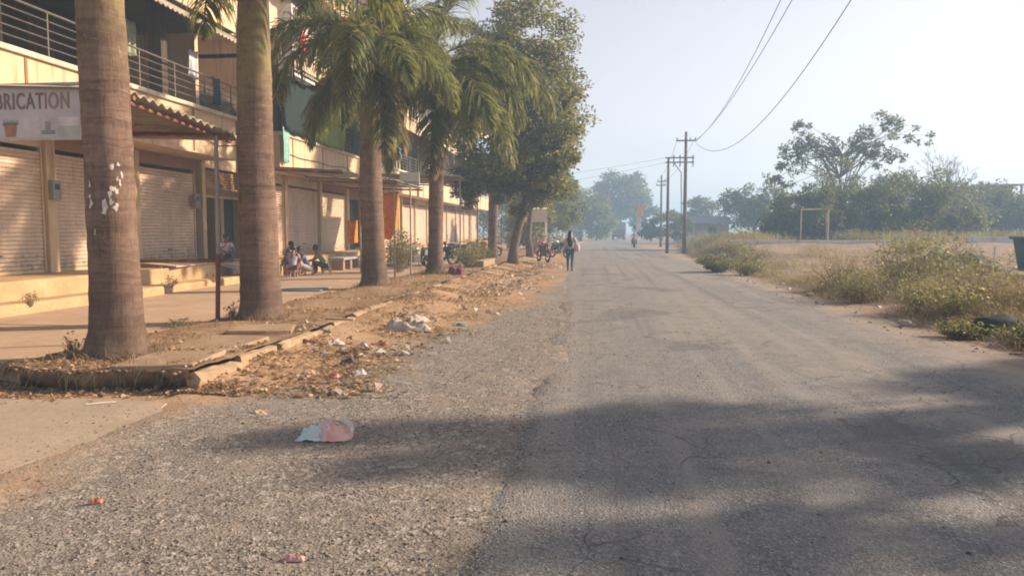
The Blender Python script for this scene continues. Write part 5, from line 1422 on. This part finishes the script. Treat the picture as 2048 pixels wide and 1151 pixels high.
def person(label, loc, rz, J, shirt, trousers, sleeve="short", hair="short", hem=0.0, shoes=None, skirt=0.0, skinm=None):
    t = thing("person", label, "person", loc, rz); V3 = Vector
    skm = skinm or M_SKIN
    P = {k: V3(v) for k, v in J.items()}
    pel, ch, nk, hd = P["pelvis"], P["chest"], P["neck"], P["head"]
    up = (hd-nk).normalized(); fw = P["face"].normalized(); fw = (fw-up*fw.dot(up)).normalized()
    belly = pel.lerp(ch, .5)
    chains = [[(pel,(.125,.10)),(belly,(.115,.09)),(ch,(.135,.10)),(nk,.052),(hd-up*.075+fw*.012,(.062,.062)),(hd,(.078,.088)),(hd+up*.075,(.062,.07))],
              [(hd,(.078,.088)),(hd+fw*.088-up*.012,.014)]]
    for s in "LR":
        sh, el, wr = P["sh"+s], P["el"+s], P["wr"+s]
        d = (wr-el).normalized(); palm = wr+d*.055; sdv = d.cross(fw); sdv = sdv.normalized() if sdv.length > .1 else V3((1,0,0)); cu = d.cross(sdv).normalized()
        chains.append([(ch,(.135,.10)),(sh,.058),(sh.lerp(el,.5),.05),(el,.041),(el.lerp(wr,.45),.04),(wr,.027),(palm,(.036,.022))])
        for q, l in ((-.028,.055),(-.009,.065),(.010,.06),(.027,.045)):
            a = palm+sdv*q+d*.03; chains.append([(palm+sdv*q*.9,.011),(a,.0095),(a+d*l*.5+cu*.008,.009),(a+d*l*.8+cu*.025,.008)])
        a = wr+d*.03+sdv*(-.03); chains.append([(a,.012),(a-sdv*.022+d*.025,.0105),(a-sdv*.02+d*.055+cu*.012,.009)])
        hp, kn, an, to = P["hip"+s], P["kn"+s], P["an"+s], P["to"+s]
        chains.append([(pel,(.125,.10)),(hp,.085),(hp.lerp(kn,.5),.073),(kn,.055),(kn.lerp(an,.35),.054),(an,.036),(an.lerp(to,.55)-V3((0,0,.02)),.036),(to,.028)])
    body = skin_obj("body", chains, skm, t)
    g = 1.16
    tc_ = [[(pel,(.145,.12)),(belly,(.138,.115)),(ch,(.152,.122)),(ch.lerp(nk,.55),.085)]]
    if hem: tc_.append([(pel,(.145,.12)),(pel-V3((0,0,hem)),(.155,.13))])
    for s in "LR":
        sh, el, wr = P["sh"+s], P["el"+s], P["wr"+s]
        c_ = [(ch,(.152,.122)),(sh,.07),(sh.lerp(el,.6),.062)]
        if sleeve == "long": c_ += [(el,.054),(el.lerp(wr,.5),.05),(el.lerp(wr,.92),.042)]
        tc_.append(c_)
    skin_obj("shirt", tc_, shirt, t)
    pc_ = []
    for s in "LR":
        hp, kn, an = P["hip"+s], P["kn"+s], P["an"+s]
        pc_.append([(pel-V3((0,0,.01)),(.134,.112)),(hp,.098),(hp.lerp(kn,.5),.085),(kn,.068),(kn.lerp(an,.4),.064),(kn.lerp(an,.93),.052)])
    skin_obj("trousers", pc_, trousers, t)
    if shoes:
        for s in "LR": skin_obj("shoe", [[(P["an"+s]-V3((0,0,.045)),.042),(P["an"+s].lerp(P["to"+s],.6)-V3((0,0,.03)),.042),(P["to"+s],.032)]], shoes, t, 1)
    right = fw.cross(up); m3 = Matrix((right, fw, up)).transposed()
    for sx in (-1,1): MB().ellipsoid(hd+right*sx*.031+fw*.079+up*.008, (.011,.007,.008), 8, 6, m3).build("eye", M_EYE, t, True)
    for sx in (-1,1): MB().ellipsoid(hd+right*sx*.082-fw*.005, (.012,.02,.03), 8, 6, m3).build("ear", skm, t, True)
    MB().ellipsoid(hd+fw*.08-up*.048, (.024,.008,.007), 8, 6, m3).build("mouth", simple("lips", (.17,.06,.05), .5), t, True)
    h = MB().ellipsoid(hd-fw*.022+up*.032, (.094,.098,.092), 16, 10, m3)
    if hair == "long":
        q = hd-fw*.055; rings = []
        h.tube([q+up*.08, q-up*.02-fw*.02, q-up*.18-fw*.03, ch-fw*.14+V3((0,0,.03)), ch.lerp(pel,.55)-fw*.14, ch.lerp(pel,.85)-fw*.13], [.07,.098,.105,.118,.095,.03], 14)
    h.build("hair", M_HAIR, t, True)
    return t

WALK = dict(pelvis=(0,0,.90), chest=(0,.01,1.21), neck=(0,.0,1.37), head=(0,.02,1.50), face=(0,1,-.05),
   shL=(-.165,0,1.31), elL=(-.215,-.07,1.05), wrL=(-.20,.05,.84), shR=(.165,0,1.31), elR=(.225,.02,1.06), wrR=(.21,.16,.90),
   hipL=(-.085,0,.84), knL=(-.09,.10,.47), anL=(-.09,.02,.10), toL=(-.095,.17,.04), hipR=(.085,0,.84), knR=(.085,.0,.46), anR=(.08,-.17,.12), toR=(.085,-.05,.04))
wm = person("person in pale lilac top and blue jeans with long black hair walking away", (-.98,30.1,.02), 0, WALK, simple("lilac_kurta", (.46,.37,.43), .8, .15, 6), simple("jeans_blue", (.035,.10,.18), .8, .2, 9), "long", "long", .16, simple("shoe_dark", (.05,.045,.04), .6))
hb = crumple("handbag", "pale pink cloth bag hanging from the walking person's shoulder", "bag", (-.7,30.1), (.26,.12,.3), simple("bag_pink", (.62,.46,.48), .8, .15), 99)
bpy.data.objects.remove(hb)
hb = thing("handbag", "pale pink cloth bag carried at the walking person's right side", "bag", (-.72,30.12,.80), .2); hb.scale = (.75,.75,.95)
bb = MB()
for k, (z, a, b) in enumerate([(0,.10,.05),(.04,.14,.07),(.18,.15,.07),(.3,.12,.045),(.34,.10,.03)]):
    bb.v += [(a*math.cos(2*math.pi*i/16)*(1+.08*math.sin(3*i+k)), b*math.sin(2*math.pi*i/16), z) for i in range(16)]
for k in range(4): bb.f += [(16*k+i,16*k+(i+1)%16,16*k+16+(i+1)%16,16*k+16+i) for i in range(16)]
bb.f += [tuple(range(15,-1,-1)), tuple(range(64,80))]
bb.build("pouch", simple("bag_pink", (.62,.46,.48), .8, .15), hb, True)
MB().tube([(-.08,0,.33),(-.10,-.02,.5),(-.1,0,.56),(-.02,.02,.5),(.06,0,.33)], .012, 6).build("strap", simple("bag_pink", (.62,.46,.48), .8), hb, True)

def seated(lean=.22, twist=0.0, arm=.25, low=.30, head=.0):
    return dict(pelvis=(0,0,low), chest=(0,lean,low+.32), neck=(0,lean+.06,low+.47), head=(0,lean+.11+head,low+.585), face=(0,1,-.6),
      shL=(-.16,lean,low+.41), elL=(-.20,lean+.16,low+.20), wrL=(-.12,lean+arm+.12,low+.16), shR=(.16,lean,low+.41), elR=(.20,lean+.15,low+.21), wrR=(.10,lean+arm+.14,low+.15),
      hipL=(-.09,.03,low-.02), knL=(-.18,.40,low+.14), anL=(-.15,.34,.10), toL=(-.17,.47,.04), hipR=(.09,.03,low-.02), knR=(.18,.40,low+.13), anR=(.15,.33,.10), toR=(.17,.46,.04))
PG = simple("trouser_dark", (.06,.055,.055), .85); 
person("person seated with back to camera in grey shirt, left of the group", (-9.55,22.9,.16), .25, seated(.16,low=.30), simple("shirt_grey", (.36,.35,.38), .85), simple("trouser_maroon", (.14,.05,.06), .85))
person("person in blue shirt seated in the middle of the group", (-9.35,23.8,.16), 2.2, seated(.2,low=.26), simple("shirt_blue", (.10,.13,.38), .85), simple("short_pale", (.40,.36,.33), .85))
person("person in dull green shirt crouching on the right of the group", (-8.95,24.3,.16), 1.75, seated(.24,low=.30), simple("shirt_green", (.22,.25,.17), .85), PG)
person("taller person in ochre shirt seated behind the grey shirt", (-10.35,24.2,.16), -1.0, seated(.12,low=.42), simple("shirt_ochre", (.36,.20,.10), .85), PG)
person("person in white shirt sitting bent over on the shop plinth", (-10.9,20.9,.71), -2.2, seated(.3,low=.14), simple("shirt_white", (.60,.52,.48), .85), simple("trouser_brown", (.10,.06,.05), .85))
for i, (x, y, h, lb) in enumerate([(-9.55,22.88,.22,"low wooden stool under the grey shirted person"),(-9.38,23.85,.17,"low stool under the blue shirted person"),(-8.93,24.28,.22,"low stool under the green shirted person"),(-10.33,24.22,.34,"stool under the ochre shirted person")]):
    s_ = thing("stool", lb, "stool", (x,y,.16), .3*i, "stools of the seated group"); part(s_, "seat", M_WOOD, -.16,.16,-.14,.14,h-.035,h)
    for a in (-.12,.12):
        for b in (-.1,.1): part(s_, "leg", M_WOOD, a-.02,a+.02,b-.02,b+.02,0,h-.036)

# ------------------------------------------------------------------ motorcycles
def motorcycle(label, loc, rz, col, lean=.0, group="motorcycles parked beside the road"):
    t = thing("motorcycle", label, "motorcycle", loc, rz, group); t.rotation_euler = (0, lean, rz)
    pc_ = simple("bike_paint_%.2f_%.2f_%.2f" % col, col, .3, .15, 6, .1); ch = M_GREY
    for y in (-.62,.64):
        w_ = MB().ring((0,y,.30),(1,0,0),.255,.048,26,8).build("wheel", simple("tyre", (.025,.025,.025), .9), t, True)
        rm = MB().ring((0,y,.30),(1,0,0),.205,.016,24,6); 
        for k in range(6):
            a = math.pi*2*k/6; rm.tube([(0,y,.30),(0,y+.2*math.cos(a),.30+.2*math.sin(a))], .012, 5)
        rm.tube([(-.06,y,.30),(.06,y,.30)], .045, 10); rm.build("rim", ch, w_)
        a0, a1 = (.25,2.6) if y > 0 else (.5,3.0)
        f = MB(); n_ = 12
        for k in range(n_+1):
            a = a0+(a1-a0)*k/n_; f.v += [(-.065,y+.325*math.cos(a),.30+.325*math.sin(a)),(0,y+.345*math.cos(a),.30+.345*math.sin(a)),(.065,y+.325*math.cos(a),.30+.325*math.sin(a))]
        for k in range(n_): f.f += [(3*k,3*k+1,3*k+4,3*k+3),(3*k+1,3*k+2,3*k+5,3*k+4)]
        f.build("mudguard", pc_, t, True)
    fk = MB()
    for x in (-.085,.085): fk.tube([(x,.64,.30),(x,.47,.80),(x*.9,.42,.95)], [.022,.024,.02], 8)
    fk.build("front_fork", ch, t, True)
    MB().tube([(-.34,.24,1.02),(-.22,.36,1.0),(-.05,.42,.96),(.05,.42,.96),(.22,.36,1.0),(.34,.24,1.02)], .014, 6).build("handlebar", ch, t, True)
    for x in (-.34,.34):
        MB().tube([(x,.26,1.02),(x*1.12,.18,1.025)], .02, 8).build("grip", M_DARK, t)
        m_ = MB().tube([(x*.8,.30,1.02),(x*.95,.30,1.18)], .006, 5); m_.ellipsoid((x*.98,.30,1.21),(.055,.015,.035),10,6); m_.build("mirror", M_DARK, t)
    hl = MB().ellipsoid((0,.52,.88),(.09,.09,.09),14,8).build("headlight", pc_, t, True); MB().tube([(0,.585,.88),(0,.612,.88)],[.075,.07],14).build("lens", simple("lamp_glass", (.6,.6,.58), .1), hl)
    tk_ = MB()
    for k, (y, w_, z0, z1) in enumerate([(-.12,.10,.70,.76),(.02,.135,.66,.86),(.18,.145,.66,.90),(.32,.10,.70,.86),(.38,.05,.74,.80)]):
        tk_.v += [(w_*math.cos(2*math.pi*i/14),y,(z0+z1)/2+(z1-z0)/2*math.sin(2*math.pi*i/14)) for i in range(14)]
    for k in range(4): tk_.f += [(14*k+i,14*k+14+i,14*k+14+(i+1)%14,14*k+(i+1)%14) for i in range(14)]
    tk_.f += [tuple(range(14)), tuple(range(69,55,-1))]
    tk_.build("fuel_tank", pc_, t, True)
    se = MB()
    for k, (y, w_, z) in enumerate([(-.08,.10,.76),(-.2,.13,.775),(-.45,.125,.80),(-.68,.10,.84),(-.78,.06,.84)]):
        se.v += [(-w_,y,z-.07),(w_,y,z-.07),(w_,y,z-.01),(w_*.6,y,z+.015),(-w_*.6,y,z+.015),(-w_,y,z-.01)]
    for k in range(4): se.f += [(6*k+i,6*k+(i+1)%6,6*k+6+(i+1)%6,6*k+6+i) for i in range(6)]
    se.f += [(5,4,3,2,1,0),(24,25,26,27,28,29)]; se.build("seat", simple("seat_black", (.03,.03,.03), .6), t, True)
    en = MB().obox((0,.08,.40),(.22,.34,.24)); en.obox((0,.16,.56),(.16,.16,.16),(-.25,0,0))
    for k in range(4): en.obox((0,.16-.006*k,.52+.035*k),(.2,.2,.012),(-.25,0,0))
    en.build("engine", simple("engine_alloy", (.16,.155,.15), .5, .3, 9, .4), t, bevel=.01)
    MB().tube([(.12,.18,.50),(.14,.26,.35),(.14,.1,.24),(.15,-.35,.27),(.16,-.75,.36)], [.02,.022,.024,.04,.045], 9).build("exhaust_pipe", ch, t, True)
    fr_ = MB().tube([(0,.42,.86),(0,.22,.62),(0,.12,.30),(0,-.22,.32),(0,-.30,.66),(0,-.75,.74)], .022, 6); fr_.tube([(0,.40,.80),(0,-.3,.68)], .02, 6)
    for x in (-.1,.1): fr_.tube([(x*.8,-.1,.34),(x,-.62,.30)], .018, 6); fr_.tube([(x*1.15,-.60,.32),(x*1.1,-.42,.70)], .026, 8)
    fr_.build("frame", M_DARK, t)
    for x in (-.13,.13): MB().obox((x,-.42,.62),(.02,.32,.18),(.12,0,0)).build("side_panel", pc_, t, bevel=.008)
    MB().ellipsoid((0,-.84,.74),(.07,.03,.045),10,6).build("tail_lamp", simple("tail_red", (.5,.02,.02), .2), t, True)
    MB().obox((0,-.90,.55),(.17,.008,.11),(.2,0,0)).build("number_plate", M_WHITE, t)
    MB().tube([(-.09,.02,.3),(-.26,-.02,.02)], .012, 6).build("side_stand", M_DARK, t)
    return t
RED=(.32,.03,.05); BLK=(.03,.03,.035); MAR=(.20,.02,.04); SIL=(.35,.35,.36); BLU=(.04,.06,.16)
motorcycle("maroon motorcycle parked nearest the walking person", (-2.5,36.3,.13), 3.55, MAR, -.12)
motorcycle("black motorcycle parked right behind the maroon one", (-2.05,43.2,.1), 3.9, BLK, -.12)
motorcycle("red motorcycle parked under the far roadside trees", (-3.3,48.0,.14), 2.5, RED, -.12)
motorcycle("silver motorcycle parked beside the small awning stall", (-2.7,53.5,.12), 2.4, SIL, -.12)
motorcycle("black motorcycle with pale tank parked behind the fourth palm", (-6.95,28.8,.16), 2.5, SIL, -.12)
motorcycle("dark motorcycle parked deeper behind the fourth palm", (-6.6,31.6,.16), 2.2, BLK, -.12)
motorcycle("dark blue motorcycle under the pipe shelter with grey posts", (-6.9,36.6,.16), 2.0, BLU, -.12)
motorcycle("red motorcycle under the pipe shelter with grey posts", (-5.9,40.5,.2), 2.0, RED, -.12)
motorcycle("maroon motorcycle ridden towards the camera down the road", (3.8,74,.03), math.pi, MAR, 0, "motorcycles ridden on the road")
motorcycle("dark motorcycle ridden far down the road by the poles", (8.6,118,.03), math.pi, BLK, 0, "motorcycles ridden on the road")
RIDE = dict(pelvis=(0,-.22,.90), chest=(0,-.12,1.22), neck=(0,-.08,1.38), head=(0,-.04,1.50), face=(0,1,0),
   shL=(-.17,-.12,1.31), elL=(-.33,.02,1.12), wrL=(-.35,.20,1.06), shR=(.17,-.12,1.31), elR=(.33,.02,1.12), wrR=(.35,.20,1.06),
   hipL=(-.1,-.2,.88), knL=(-.23,.20,.72), anL=(-.19,.02,.36), toL=(-.2,.16,.32), hipR=(.1,-.2,.88), knR=(.23,.20,.72), anR=(.19,.02,.36), toR=(.2,.16,.32))
person("person in white shirt riding the maroon motorcycle towards the camera", (3.8,74,.03), math.pi, RIDE, simple("shirt_pinkwhite", (.66,.54,.54), .85), PG, "long")
person("person in dark clothes riding far down the road by the poles", (8.6,118,.03), math.pi, RIDE, simple("shirt_slate", (.12,.13,.17), .85), PG, "long")

# ------------------------------------------------------------------ hazy air
hz = MB().box(-450, 450, -80, 640, -1.2, 21).build("haze", bpy.data.materials.new("haze_air"))
hm = hz.data.materials[0]; hm.use_nodes = True; ht = hm.node_tree
ht.nodes.remove(ht.nodes["Principled BSDF"])
pv = ht.nodes.new("ShaderNodeVolumePrincipled")
pv.inputs["Color"].default_value = (.48,.73,1.0,1); pv.inputs["Density"].default_value = .0033; pv.inputs["Anisotropy"].default_value = 0.0
ht.links.new(pv.outputs[0], ht.nodes["Material Output"].inputs["Volume"])
tag(hz, "thin bluish haze in the air over the whole street", "haze", kind="stuff")
